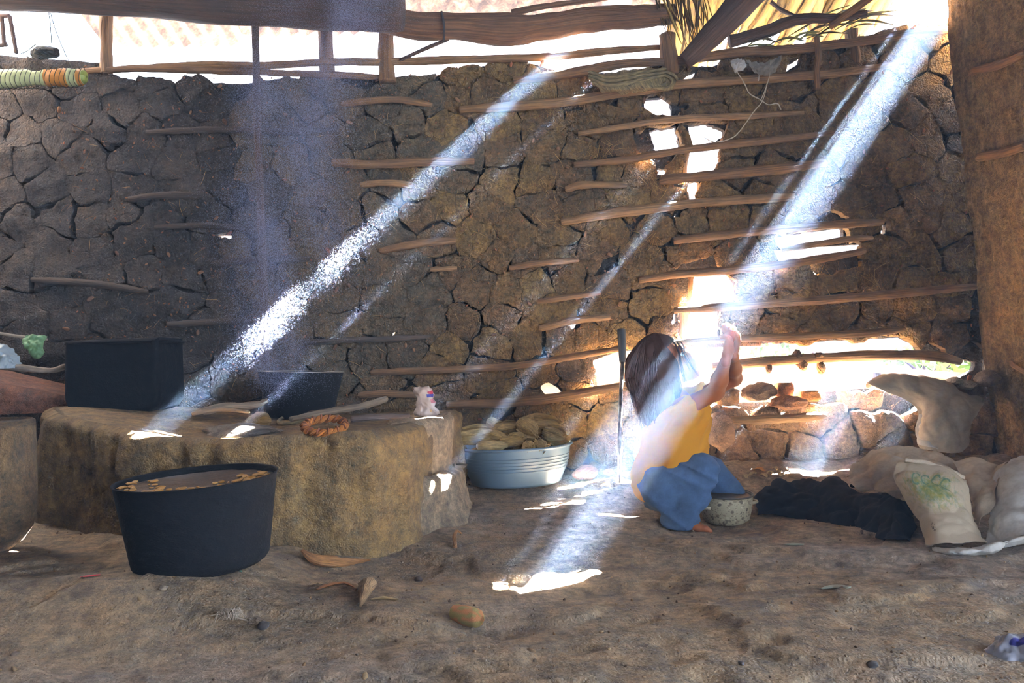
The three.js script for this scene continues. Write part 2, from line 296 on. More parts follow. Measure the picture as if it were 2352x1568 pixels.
{
  // core behind the chunks, with the openings cut right through it
  const ragged = (poly, grow) => {
    const cx = poly.reduce((s, p) => s + p[0], 0) / poly.length, cy = poly.reduce((s, p) => s + p[1], 0) / poly.length, out = [];
    for (let i = 0; i < poly.length; i++) { const a = poly[i], b = poly[(i + 1) % poly.length], n = Math.max(1, Math.round(Math.hypot(b[0] - a[0], b[1] - a[1]) / 0.014)); for (let k = 0; k < n; k++) { const x = lerp(a[0], b[0], k / n), y = lerp(a[1], b[1], k / n), l = Math.hypot(x - cx, y - cy) || 1, j = grow + 0.009 * noise(x * 50, y * 50, 3); out.push(new THREE.Vector2(x + (x - cx) / l * j, y + (y - cy) / l * j)); } }
    return out;
  };
  const outline = [[2.05, -0.1], [2.05, topLine.at(-1)[1]], ...topLine.slice().reverse(), [-2.65, topLine[0][1]], [-2.65, -0.1]];
  const pts = []; for (let i = 0; i < outline.length; i++) { const a = outline[i], b = outline[(i + 1) % outline.length], n = Math.max(1, Math.round(Math.hypot(b[0] - a[0], b[1] - a[1]) / 0.02)); for (let k = 0; k < n; k++) { const x = lerp(a[0], b[0], k / n), y = lerp(a[1], b[1], k / n); pts.push(new THREE.Vector2(x, y + (y > 1 ? 0.012 * fbm(x * 24, 4, 1, 3) - 0.008 : 0))); } }
  const shape = new THREE.Shape(pts.reverse());
  openings.forEach((p, i) => { const big = boxes[i][1] - boxes[i][0] > 0.1; shape.holes.push(new THREE.Path(ragged(p, big ? 0.004 : 0.0))); });
  const g = new THREE.ExtrudeGeometry(shape, { depth: 0.035, bevelEnabled: false, curveSegments: 1 }); g.translate(0, 0, -WALL_D - 0.07);
  mesh('mud_core', g, mudCore, wallBack);

  // cells: staggered rows between the laths, a little jittered, each cut to its own polygon
  const seeds = [];
  for (let j = 0, v = 0.02; v < 2.05; v += 0.118, j++) for (let u = -2.5 + (j % 2) * 0.08; u < 2.05;) {
    const w = rr(0.11, 0.24); u += w; seeds.push([u - w / 2 + rr(-0.02, 0.02), v + rr(-0.026, 0.026) + 0.02 * Math.sin(u * 2)]);
  }
  const clip = (poly, nx, ny, c) => { const out = []; for (let i = 0; i < poly.length; i++) { const a = poly[i], b = poly[(i + 1) % poly.length], da = nx * a[0] + ny * a[1] - c, db = nx * b[0] + ny * b[1] - c; if (da <= 0) out.push(a); if (da * db < 0) { const t = da / (da - db); out.push([a[0] + t * (b[0] - a[0]), a[1] + t * (b[1] - a[1])]); } } return out; };
  const chunks = [];
  for (const s of seeds) {
    let poly = [[s[0] - 0.3, s[1] - 0.2], [s[0] + 0.3, s[1] - 0.2], [s[0] + 0.3, s[1] + 0.2], [s[0] - 0.3, s[1] + 0.2]];
    for (const t of seeds) { const dx = t[0] - s[0], dy = t[1] - s[1]; if ((dx || dy) && Math.abs(dx) < 0.6 && Math.abs(dy) < 0.45) { poly = clip(poly, dx, dy, dx * (s[0] + t[0]) / 2 + dy * (s[1] + t[1]) / 2); if (poly.length < 3) break; } }
    if (poly.length < 3 || inOpening(...s)) continue;
    const low = s[1] < lowWall[1] + 0.015 && s[0] > lowStart - 0.02;
    // perimeter, evenly spaced
    const N = 30, per = []; let L = 0; const seg = poly.map((a, i) => { const b = poly[(i + 1) % poly.length], l = Math.hypot(b[0] - a[0], b[1] - a[1]); L += l; return [a, b, l]; });
    const gap = rr(0.003, 0.007) + (rnd() < 0.12 ? 0.006 : 0);
    for (let k = 0, i = 0, acc = 0; k < N; k++) { const want = k / N * L; while (acc + seg[i][2] < want) acc += seg[i++][2]; const t = (want - acc) / seg[i][2]; per.push([lerp(seg[i][0][0], seg[i][1][0], t), lerp(seg[i][0][1], seg[i][1][1], t)]); }
    const out = rr(-0.003, 0.004) + (low ? 0.055 + rr(-0.02, 0.03) : 0), tu = rr(-0.025, 0.025), tv = rr(-0.04, 0.02), dome = low ? rr(0.012, 0.03) : rr(0.0, 0.004);
    const pos = [], uv = [], idx = [], rings = [[1, -0.04], [1, -0.004], [0.988, -0.001], [0.95, 0], [0.78, 0], [0.52, 0], [0.27, 0]];
    const reach = per.map((p) => { for (let k = 1; k <= 26; k++) { const t = k / 26; if (inOpening(lerp(s[0], p[0], t), lerp(s[1], p[1], t))) return Math.max(0.06, (k - 0.6) / 26); } return 1; });
    const put = (u, v, h) => { const cu = u - s[0], cv = v - s[1], z = -WALL_D + wallBulge(u, v) + out + tu * cu + tv * cv + h + 0.013 * fbm(u * 11, v * 11, 3, 5) + 0.014 * noise(u * 2.6, v * 9, 15) + 0.009 * Math.abs(noise(u * 5, v * 7, 18)) + (low ? 0.02 * fbm(u * 30, v * 30, 8, 3) : 0); pos.push(u, v, z); uv.push(u, v); };
    for (const [f, h] of rings) per.forEach((p, k) => {
      const l = Math.hypot(p[0] - s[0], p[1] - s[1]) || 1, t = reach[k] * f * Math.max(0.2, 1 - gap * Math.max(low ? 0.6 : -0.1, 0.25 + 2.6 * noise(p[0] * 7, p[1] * 9, 40) + 0.8 * noise(p[0] * 30, p[1] * 30, 44)) / l);
      let u = lerp(s[0], p[0], t), v = lerp(s[1], p[1], t); const u0 = u, v0 = v; u += 0.030 * noise(u0 * 8, v0 * 8, 1) + 0.013 * noise(u0 * 24, v0 * 24, 1) + 0.004 * noise(u0 * 70, v0 * 70, 1); v += 0.024 * noise(u0 * 8, v0 * 8, 11) + 0.013 * noise(u0 * 24, v0 * 24, 11) + 0.004 * noise(u0 * 70, v0 * 70, 21);
      put(u, v, h + dome * (1 - f * f) - (reach[k] < 1 && f > 0.9 ? 0.004 : 0));
    });
    for (let r = 0; r < rings.length - 1; r++) for (let k = 0; k < N; k++) { const a = r * N + k, b = r * N + (k + 1) % N; idx.push(a, b, a + N, b, b + N, a + N); }
    const c0 = pos.length / 3; put(s[0], s[1], dome); for (let k = 0; k < N; k++) idx.push((rings.length - 1) * N + k, (rings.length - 1) * N + (k + 1) % N, c0);
    let area = 0; for (let i = 0; i < poly.length; i++) { const a = poly[i], b = poly[(i + 1) % poly.length]; area += a[0] * b[1] - b[0] * a[1]; }
    const seen = s[0] > -2.15 && s[0] < 1.95 && !(s[1] < 0.34 && s[0] < -0.2);
    chunks.push({ g: geoFrom(pos, idx, uv), m: low ? rubbleTones[Math.floor(rnd() * 3)] : s[0] < -1.15 + 0.3 * noise(s[0] * 3, s[1] * 3) ? sootShadeMud[Math.floor(rnd() * 3)] : s[0] < -0.35 + 0.4 * noise(s[0] * 3, s[1] * 3, 4) ? halfShadeMud[Math.floor(rnd() * 3)] : mudTones[Math.floor(rnd() * 5)], area: Math.abs(area) * (seen ? 1 : 0.1) * (s[0] < -1.5 ? 0.7 : 1), low });
  }
  chunks.sort((a, b) => b.area - a.area);
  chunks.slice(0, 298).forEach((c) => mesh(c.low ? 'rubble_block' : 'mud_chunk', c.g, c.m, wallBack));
  if (chunks.length > 298) stuff(mesh('small_mud_chunks', mergeGeometries(chunks.slice(298).map((c) => c.g)), sootShadeMud[2], wallBack));
  console.log('chunks', chunks.length);

  // laths: horizontal poles of the frame where the mud has left them bare
  const laths = [
    [11, [1055, 245], [1200, 240], [1300, 232], [1420, 215], [1560, 195], [1700, 185], [1900, 168], [2070, 140]],
    [11, [1180, 178], [1310, 166], [1420, 150], [1560, 140], [1700, 120], [1790, 116], [1960, 96], [2100, 74], [2205, 60]],
    [8, [1330, 302], [1420, 292], [1500, 279], [1580, 273], [1700, 268], [1850, 255]],
    [9, [1320, 374], [1450, 364], [1500, 354], [1620, 338], [1760, 325], [1920, 300]],
    [9, [1300, 432], [1340, 424], [1442, 420]], [12, [1520, 412], [1560, 408], [1660, 400], [1790, 388], [1900, 370]],
    [11, [1290, 508], [1400, 490], [1500, 478], [1600, 466], [1720, 458], [1826, 449]],
    [10, [1552, 549], [1640, 541], [1790, 527], [1940, 515], [2034, 508]], [7, [1800, 572], [1880, 560], [1960, 548], [2010, 544]],
    [10, [1470, 642], [1560, 629], [1680, 620], [1800, 607], [1900, 592], [1992, 574]],
    [9, [1240, 754], [1320, 736], [1402, 727]], [10, [1552, 712], [1700, 702], [1850, 692], [2000, 680], [2130, 668], [2262, 655]],
    [9, [1540, 788], [1680, 779], [1850, 772], [1990, 765], [2085, 756]],
    [9, [850, 856], [960, 851], [1100, 846], [1200, 838], [1320, 818], [1430, 800]],
    [12, [1640, 842], [1780, 829], [1900, 821], [2060, 815], [2150, 818], [2215, 830]],
    [11, [1025, 930], [1150, 926], [1260, 916], [1340, 902], [1460, 880]], [10, [1676, 966], [1780, 962], [1900, 954]],
    [11, [760, 368], [850, 376], [960, 371], [1088, 365]], [9, [826, 420], [880, 418], [945, 420]], [9, [870, 573], [960, 558], [1046, 548]],
    [7, [692, 786], [800, 781], [900, 778], [985, 772]], [7, [1170, 614], [1250, 604], [1330, 596]], [6, [985, 616], [1048, 612]], [8, [375, 744], [520, 737], [602, 736]],
    [8, [478, 602], [600, 594], [705, 590]], [8, [820, 908], [900, 905], [1010, 912]], [8, [290, 455], [370, 448], [460, 446]], [7, [1235, 692], [1310, 682], [1380, 672]],
    [9, [236, 156], [440, 150], [600, 152], [760, 143], [905, 141], [1100, 134], [1250, 129], [1400, 118], [1524, 104]], [8, [130, 160], [330, 158], [620, 168], [760, 172], [900, 174]],
    [8, [330, 300], [480, 296], [640, 300], [760, 292]], [7, [350, 520], [470, 516], [560, 520]], [8, [60, 640], [200, 650], [330, 668]], [8, [780, 232], [900, 226], [990, 232]],
  ];
  laths.forEach(([r, ...p], i) => {
    const top = p[0][1] < 190 && i >= 28, d = top ? 3.48 : 3.455, low = p[0][1] > 940 ? 0.08 : 0;
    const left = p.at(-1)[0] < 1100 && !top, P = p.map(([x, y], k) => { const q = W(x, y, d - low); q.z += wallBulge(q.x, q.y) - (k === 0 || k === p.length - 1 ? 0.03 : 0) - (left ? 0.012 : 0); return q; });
    const R = Array.from({ length: 7 }, () => r * PX(d) * rr(0.88, 1.1)); R[0] *= 0.8; R[6] *= 0.7;
    mesh('lath_pole', limb(P, R, { rad: 9, seg: p.length * 9, rough: 0.11, s: 1 }), left && p[0][0] < 720 ? darkPole : poleTones[i % 4], wallBack);
  });
  // upright posts of the frame
  const posts = [[14, 3.5, [246, 20], [243, 100], [246, 170]], [9, 3.3, [586, 40], [592, 300], [604, 620], [612, 940]], [18, 3.5, [746, 50], [748, 110], [752, 185]], [20, 3.49, [888, 58], [887, 120], [890, 190]], [14, 3.57, [1545, 180], [1562, 260], [1572, 330], [1566, 400], [1575, 520], [1583, 640], [1572, 720], [1574, 800], [1580, 860]], [7, 3.44, [1876, 86], [1880, 130], [1876, 162], [1878, 205]], [15, 3.52, [1955, 70], [1960, 110], [1962, 150]], [20, 3.45, [1532, 80], [1536, 130], [1540, 170]]];
  posts.forEach(([r, d, ...p]) => mesh('post', limb(p.map(([x, y]) => W(x, y, d)), Array.from({ length: 5 }, () => r * PX(d) * rr(0.9, 1.08)), { rad: 10, seg: 30, rough: 0.1 }), d < 3.4 ? darkWood : poleTones[1], wallBack));

  // lumps of mud still clinging to the bare pole in the low gap
  for (const [px, py, w, h] of [[1830, 816, 12, 14], [1842, 838, 14, 16], [1880, 818, 16, 9], [1886, 842, 10, 18], [1766, 846, 7, 14]]) { const q = W(px, py, 3.45), k = PX(3.45), c = stoneGeo(w * k, h * k, w * k, px, 3, 0.4); c.translate(q.x, q.y, q.z); mesh('mud_clod', c, mudTones[3], wallBack); }
  // straw in the mud: thin bent stalks half sunk in the face, thicker in tufts
  const s3 = limb([[-0.5, 0, 0], [-0.15, 0.03, 0.05], [0.2, 0.02, 0.07], [0.5, -0.05, 0.02]], [0.011, 0.014, 0.012, 0.006], { rad: 3, seg: 5 }), n = 4600, inst = new THREE.InstancedMesh(s3, straw, n), M = new THREE.Matrix4(), Q = new THREE.Quaternion(), C = new THREE.Color();
  const tufts = [[1385, 345, 60, 28], [1270, 250, 30, 20], [1700, 600, 40, 20], [1460, 560, 60, 50], [1500, 420, 30, 30], [1380, 690, 60, 30], [1230, 430, 60, 30], [1560, 690, 30, 30], [1990, 640, 40, 40], [1520, 750, 40, 40], [930, 380, 30, 20], [1290, 500, 80, 30]].map(([x, y, a, b]) => [...wallPt(x, y), a * PX(3.5), b * PX(3.5)]);
  let k = 0;
  while (k < n) {
    let u, v; if (rnd() < 0.4) { const t = tufts[Math.floor(rnd() * tufts.length)]; u = t[0] + t[2] * (rnd() + rnd() - 1); v = t[1] + t[3] * (rnd() + rnd() - 1); } else { u = rr(-1.9, 1.95); v = rr(0.3, 1.95); }
    if (inOpening(u, v) || (u < -0.8 && rnd() < 0.6)) continue;
    const l = rr(0.012, 0.044) * (rnd() < 0.12 ? 1.8 : 1);
    M.compose(V3(u, v, -WALL_D + wallBulge(u, v) + rr(0.004, 0.02)), Q.setFromEuler(new THREE.Euler(rr(-0.3, 0.3), rr(-0.25, 0.25), rr(0, 6.28))), V3(l, l * 0.9, l * 0.8)); inst.setMatrixAt(k, M);
    inst.setColorAt(k++, C.set(rnd() < 0.3 ? '#e8dcc8' : '#a08560'));
  }
  inst.name = 'straw'; inst.castShadow = inst.receiveShadow = true; wallBack.add(stuff(inst));
  // grit: pale stones and shards of old pottery caught in the mud
  const gg = stoneGeo(1, 0.8, 0.5, 9, 1, 0.2), grit = new THREE.InstancedMesh(gg, mat('#d0b092', { map: mudTex }), 2200); k = 0;
  while (k < 2200) {
    const u = rr(-1.9, 1.95), v = rr(0.25, 1.9); if (inOpening(u, v)) continue; const s = rr(0.002, 0.006) * (rnd() < 0.05 ? 2.2 : 1);
    M.compose(V3(u, v, -WALL_D + wallBulge(u, v) + 0.010), Q.setFromEuler(new THREE.Euler(rr(0, 1), rr(0, 1), rr(0, 6))), V3(s * 1.4, s, s)); grit.setMatrixAt(k, M); grit.setColorAt(k++, C.set(rnd() < 0.15 ? '#c89878' : rnd() < 0.5 ? '#c2ab90' : '#8f7a60'));
  }
  grit.name = 'grit'; wallBack.add(stuff(grit));
}

// ---------------------------------------------------------------- the other walls and the roof
const wallRight = new THREE.Group(); wallRight.name = 'wall_right'; scene.add(struct(wallRight));
const rightX = (y, z) => lerp(2.0, 1.86, clamp(y / 2.1, 0, 1.1)) + 0.035 * fbm(y * 2.2, z * 2.2, 31, 3) + 0.02 * fbm(y * 5, z * 14, 33, 4) + 0.010 * fbm(y * 9, z * 34, 35, 3);
{
  const pos = [], uv = [], idx = [], zs = [], ys = []; for (let z = -3.45; z < -2.6; z += 0.009) zs.push(z); for (let z = -2.6; z <= -1.3; z += 0.1) zs.push(z); for (let y = -0.1; y <= 2.5; y += 0.014) ys.push(y);
  zs.unshift(-3.452); zs.forEach((z, i) => { for (const y of ys) { pos.push(rightX(y, z) + (i ? 0 : 0.3), y, z); uv.push(-z + (i ? 0 : 0.3), y); } });
  const n = ys.length; for (let i = 0; i < zs.length - 1; i++) for (let j = 0; j < n - 1; j++) { const a = i * n + j; idx.push(a, a + 1, a + n, a + 1, a + n + 1, a + n); }
  mesh('mud_face', geoFrom(pos, idx, uv), mat('#96815f', { map: rep(mudTex, 2.2), bumpMap: rep(earthBump, 2.6), bumpScale: 0.02 }), wallRight);
  const b = new THREE.BoxGeometry(0.3, 2.6, 2.1); b.translate(2.24, 1.2, -2.4); mesh('mud_core', b, mudCore, wallRight);
  [[11, [2238, 362], [2262, 358], [2300, 352], [2360, 334]], [10, [2222, 168], [2246, 160], [2285, 152], [2360, 120]], [6, [2318, 828], [2330, 838], [2360, 856]]].forEach(([r, ...p], i) => {
    const P = p.map(([x, y], k) => { let lo = 1.5, hi = 3.6; for (let i = 0; i < 30; i++) { const m = (lo + hi) / 2, q = W(x, y, m); if (q.x > rightX(q.y, q.z)) hi = m; else lo = m; } const q = W(x, y, Math.min(lo, 3.44)); q.x -= k ? 0.004 : -0.02; return q; });
    mesh('lath_pole', limb(P, r * PX(3.2), { rad: 9, seg: 24, rough: 0.12 }), poleTones[i], wallRight);
  });
}
const plainMud = mat('#6f563c', { map: rep(mudTex, 2), bumpMap: rep(earthBump, 2), bumpScale: 0.02 });
function slab(name, x0, x1, y0, y1, z0, z1, m = plainMud) { const g = new THREE.BoxGeometry(x1 - x0, y1 - y0, z1 - z0); g.translate((x0 + x1) / 2, (y0 + y1) / 2, (z0 + z1) / 2); return struct(mesh(name, g, m)); }
slab('wall_left', -2.75, -2.6, -0.1, 3.4, -3.62, 3.0, mat('#241d17', { map: rep(sootTex, 1), bumpMap: rep(earthBump, 2), bumpScale: 0.02 }));
const FRONT_Z = 2.85, DOOR = [1.35, 2.08, 2.1];
{ // the front wall behind the camera, with a wide doorway at its right
  const s = new THREE.Shape([[-2.6, -0.1], [DOOR[0], -0.1], [DOOR[0], DOOR[2]], [DOOR[1], DOOR[2]], [DOOR[1], -0.1], [2.12, -0.1], [2.12, 3.4], [-2.6, 3.4]].map((p) => new THREE.Vector2(...p)));
  const g = new THREE.ExtrudeGeometry(s, { depth: 0.15, bevelEnabled: false }); g.translate(0, 0, FRONT_Z); struct(mesh('wall_front', g, plainMud));
}
const roofY = (d) => 2.19 + 0.26 * (4.0 - d);
{
  const s = new THREE.Shape([[-3.3, roofY(3.3) + 0.03], [-0.3, roofY(0.3) + 0.03], [3.1, roofY(0.3) - 0.75], [3.1, roofY(0.3) - 0.69], [-0.3, roofY(0.3) + 0.1], [-3.3, roofY(3.3) + 0.09]].map((p) => new THREE.Vector2(...p)));
  const g = new THREE.ExtrudeGeometry(s, { depth: 7.6, bevelEnabled: false }); g.rotateY(-Math.PI / 2); g.translate(4.8, 0, 0); struct(mesh('ceiling', g, darkWood));  // slab runs on past the right wall as an added overhang against the sun
}
// corrugated sheets of the eave, torn here and there
const throughRoof = (p) => { const d0 = -p.z, k = toSun.y / -toSun.z, s = (roofY(d0) - p.y) / (k + 0.26); return [p.x + toSun.x / -toSun.z * s, d0 + s]; };
const tears = [];
{
  const addTear = (p, w, h) => { const [x, d] = throughRoof(p); tears.push([x, d, w, h]); };
  addTear(W(1308, 112, 3.5), 0.052, 0.048);
  const tin = mat('#b9a39a', { roughness: 0.55, metalness: 0.25, map: rep(sootTex, 1.2), ...two });
  const edges = [-1.98, -1.33, -0.62, 0.02, 0.76];
  for (let k = 0; k < edges.length - 1; k++) {
    const x0 = edges[k], x1 = edges[k + 1] + 0.05, lift = (k % 2) * 0.012, pos = [], uv = [], idx = [], xs = [], ds = [], dE = lerp(4.1, 3.97, k / 3);
    for (let x = x0; x <= x1; x += 0.0125) xs.push(x); for (let d = 3.1; d <= dE + 0.001; d += 0.0145) ds.push(d);
    for (const d of ds) for (const x of xs) { pos.push(x, roofY(d) + lift + 0.010 * Math.cos(x * Math.PI * 2 / 0.078), -d); uv.push(x, d); }
    const n = xs.length; for (let j = 0; j < ds.length - 1; j++) for (let i = 0; i < n - 1; i++) { const cx = xs[i], cd = ds[j]; if (tears.some(([x, d, w, h]) => ((cx - x) / w) ** 2 + ((cd - d) / h) ** 2 < 1 + 0.5 * noise(cx * 60, cd * 60, 3))) continue; const a = j * n + i; idx.push(a, a + 1, a + n, a + 1, a + n + 1, a + n); }
    tag(mesh('roof_sheet', geoFrom(pos, idx, uv), tin), ['corrugated roof sheet at the far left end of the eave', 'corrugated roof sheet above the left half of the wall gap', 'corrugated roof sheet over the smoky middle of the gap', 'corrugated roof sheet over the log, nearest the thatch'][k], 'roof sheet', 'corrugated sheets of the eave');
  }
}
// ---------------------------------------------------------------- outside the wall: yard, boards, bushes; roof timbers and thatch
{
  const pos = [], uv = [], idx = []; const nx = 60, nz = 40;
  for (let j = 0; j <= nz; j++) for (let i = 0; i <= nx; i++) { const x = lerp(-3.5, 5.4, i / nx), z = lerp(-3.6, -6.2, j / nz); pos.push(x, 0.08 + 0.02 * fbm(x, z, 2, 3) + 0.30 * sstep(-z, 3.66, 4.0), z); uv.push(x, z); }
  for (let j = 0; j < nz; j++) for (let i = 0; i < nx; i++) { const a = j * (nx + 1) + i; idx.push(a, a + 1, a + nx + 1, a + 1, a + nx + 2, a + nx + 1); }
  struct(mesh('ground', geoFrom(pos, idx, uv), mat('#927a5a', { map: rep(mudTex, 1), bumpMap: rep(earthBump, 1), bumpScale: 0.02, ...two })));
  // pale sawn boards stacked on the ground just beyond the low gap
  const board = mat('#a87c50', { map: rep(woodTex, 2, 1), bumpMap: rep(woodBump, 2, 1), bumpScale: 0.002, roughness: 0.8 });
  const boards = [
    ['long pale sawn board lying lowest in the yard beyond the low gap', [1340, 882], [2060, 880], 4.15, 4.2, 0.11],
    ['pale sawn board set above the lowest one beyond the gap', [1350, 860], [2080, 858], 4.35, 4.35, 0.09],
    ['sawn board rising to the left behind the other boards', [1600, 822], [2290, 872], 4.55, 4.3, 0.055],
    ['narrow white-edged board slanting down to the right beyond the gap', [1980, 846], [2280, 874], 4.1, 4.05, 0.03],
  ];
  for (const [label, a, b, da, db, h] of boards) {
    const A = W(...a, da), B = W(...b, db), len = A.distanceTo(B), g = new THREE.BoxGeometry(len, h, 0.035, 24, 1, 1), p = g.attributes.position;
    for (let i = 0; i < p.count; i++) p.setY(i, p.getY(i) + 0.004 * noise(p.getX(i) * 3, h * 90));
    const u = g.attributes.uv; for (let i = 0; i < u.count; i++) u.setXY(i, u.getY(i) * h * 2, u.getX(i) * len);
    const o = thing('board', label, 'board', A.clone().lerp(B, 0.5), 'boards in the yard'); mesh('plank', g, board, o); o.rotation.z = Math.atan2(B.y - A.y, B.x - A.x); o.rotation.y = -Math.atan2(B.z - A.z, B.x - A.x);
    for (const k of [-0.36, 0.36]) { const yy = o.position.y + k * len * Math.sin(o.rotation.z), hgt = yy - 0.36; mesh('support', limb([[k * len, -h / 2 + 0.004, -0.035], [k * len, -h / 2 - hgt * 0.5, -0.037], [k * len, -hgt, -0.035]], 0.018, { rad: 7, seg: 6 }), darkWood, o); }
  }
  // board wall added across the yard to keep the sun off the ground there
  const addedWall = thing('added_board_wall', 'pale board wall added across the yard to shade the ground behind the low gap', 'addedWall', V3(1.6, 0, -5.7)), siding = mat('#c4ad8c', { map: rep(woodTex, 1.5, 1), roughness: 0.85 });
  for (let i = 0; i < 26; i++) { const g = new THREE.BoxGeometry(7.6, 0.133, 0.03); g.translate(0, 0.07 + i * 0.135, 0.012 * (i % 2) + rr(-0.003, 0.003)); mesh('siding_board', g, siding, addedWall); }
  for (let i = 0; i < 5; i++) { const g = new THREE.BoxGeometry(0.09, 3.5, 0.09); g.translate(-3.7 + i * 1.85, 1.75, -0.06); mesh('stud', g, darkWood, addedWall); }
  // leafy bushes at the end of the yard
  const leafG = patch([[[-0.5, 0, 0], [0, 0.16, 0.1], [0.5, 0, 0]], [[-0.5, -0.01, 0], [0, -0.16, 0.1], [0.5, 0, 0]]], { nu: 4, nv: 2, thick: 0.01 });
  const leafM = pmat('#8fae4a', { transmission: 0.35, roughness: 0.9, thickness: 0, ...two });
  const bush = (px, label, n, w, h, d) => {
    const t = thing('bush', label, 'bush', W(px, 810, d).setY(0.05)), I = new THREE.InstancedMesh(leafG, leafM, n), M = new THREE.Matrix4(), Q = new THREE.Quaternion(), C = new THREE.Color();
    for (let i = 0; i < n; i++) { const a = rr(0, 6.28), r = Math.sqrt(rnd()) * w, y = rr(0.1, h) * (1 - 0.5 * (r / w) ** 2); M.compose(V3(Math.cos(a) * r, y, Math.sin(a) * r * 0.5), Q.setFromEuler(new THREE.Euler(rr(0, 6), rr(0, 6), rr(0, 6))), V3(0.1, 0.1, 0.1)); I.setMatrixAt(i, M); I.setColorAt(i, C.setHSL(rr(0.17, 0.26), 0.5, rr(0.4, 0.7))); }
    I.name = 'leaves'; I.castShadow = I.receiveShadow = true; t.add(stuff(I));
    for (let i = 0; i < 5; i++) mesh('stem', limb([[rr(-0.1, 0.1), 0, 0], [rr(-0.3, 0.3) * w, h * 0.4, rr(-0.1, 0.1)], [rr(-0.8, 0.8) * w, h * 0.8, rr(-0.2, 0.2)]], [0.02, 0.012, 0.006], { rad: 6 }), darkWood, t);
  };
  bush(1750, 'sunlit yellow-green bush in the yard behind the girl\'s hands', 800, 0.5, 0.62, 5.2);
  bush(2130, 'sunlit bush in the yard at the right end of the low gap', 500, 0.4, 0.6, 5.15);

  // timbers under the roof
  const log = thing('log', 'thick bent log lying over the wall gap at the top, its bark rubbed off', 'log', W(1200, 60, 3.4));
  mesh('trunk', under(limb([W(840, 36, 3.4), W(960, 58, 3.4), W(1060, 62, 3.4), W(1165, 70, 3.4), W(1245, 62, 3.4), W(1350, 46, 3.4), W(1450, 40, 3.4), W(1550, 32, 3.4)], [30, 32, 31, 36, 30, 29, 27, 22].map((r) => r * PX(3.4)), { rad: 18, seg: 90, rough: 0.10 }), log), logWood, log);
  mesh('branch_stub', under(limb([W(1175, 30, 3.4), W(1240, 16, 3.4), W(1330, 4, 3.42), W(1470, -14, 3.45)], [8, 7, 6, 5].map((r) => r * PX(3.4)), { rad: 9, rough: 0.12 }), log), logWood, log);
  const loop = [[1014, 26], [1020, 60], [1019, 96]].map(([x, y]) => W(x, y, 3.325)); mesh('wire_tie', under(limb(loop, 0.005, { rad: 6, seg: 12 }), log), mat('#241d18'), log);
  const beam = thing('roof_beam', 'broad dark beam running across the top left corner', 'beam', W(450, 0, 3.25));
  mesh('timber', under(limb([W(-160, -36, 3.25), W(100, -26, 3.25), W(300, -15, 3.25), W(600, 6, 3.25), W(780, 15, 3.25), W(925, 20, 3.25)], [50, 52, 52, 54, 54, 50].map((r) => r * PX(3.25)), { rad: 16, seg: 70, rough: 0.05 }), beam), darkWood, beam);
  const rafter = thing('rafter', 'dark hewn rafter slanting down to the wall top beside the thatch', 'rafter', W(1640, 60, 3.36));
  mesh('timber', under(limb([W(1775, -70, 3.3), W(1700, 10, 3.33), W(1640, 76, 3.36), W(1575, 140, 3.4)], [46, 42, 36, 26].map((r) => r * PX(3.36)), { rad: 10, seg: 30, rough: 0.08, flat: 0.8 }), rafter), darkWood, rafter);
  tag(mesh('brace_stick', limb([W(918, 138, 3.46), W(985, 108, 3.45), W(1030, 90, 3.42)], [4, 5, 4].map((r) => r * PX(3.46)), { rad: 7 }), darkWood), 'thin dark stick slanting across the bright gap below the log', 'stick');
  tag(mesh('roof_stick', limb([W(2010, -14, 3.3), W(1960, 22, 3.34), W(1905, 62, 3.38), W(1660, 210 - 90, 3.44)].slice(0, 3), [9, 9, 8].map((r) => r * PX(3.36)), { rad: 8, rough: 0.1 }), poleTones[0]), 'pale stick slanting below the yellow thatch', 'stick');
  tag(mesh('roof_stick', limb([W(1675, 96, 3.42), W(1760, 72, 3.42), W(1830, 46, 3.4), W(1930, 40, 3.4), W(1990, 30, 3.4)], [14, 14, 13, 9, 7].map((r) => r * PX(3.4)), { rad: 9, rough: 0.15 }), darkWood), 'thick dark stick along the lower edge of the yellow thatch', 'stick');
  tag(mesh('roof_stick', limb([W(1770, 4, 3.55), W(1800, 26, 3.55), W(1850, 44, 3.53)], [5, 5, 4].map((r) => r * PX(3.5)), { rad: 7, rough: 0.1 }), darkWood), 'thin crooked twig in front of the yellow thatch', 'stick');

  // thatch of dry palm leaves in the roof to the right of the rafter
  const strip = (a, b, w, bend) => { const m = a.clone().lerp(b, 0.5); m.y -= bend; return limb([a, m, b], [w * 0.7, w, w * 0.35], { rad: 4, seg: 7, flat: 0.16 }); };
  const thatch = thing('thatch', 'dry yellow palm thatch glowing in the roof at the top right', 'thatch', V3(1.25, roofY(3.7), -3.7)), thatchM = [pmat('#8f7434', { transmission: 0.002, thickness: 0, map: rep(fibreTex, 3), ...two }), pmat('#77602f', { transmission: 0.002, thickness: 0, map: rep(fibreTex, 3), ...two }), pmat('#a58c4c', { transmission: 0.002, thickness: 0, map: rep(fibreTex, 3), ...two })];
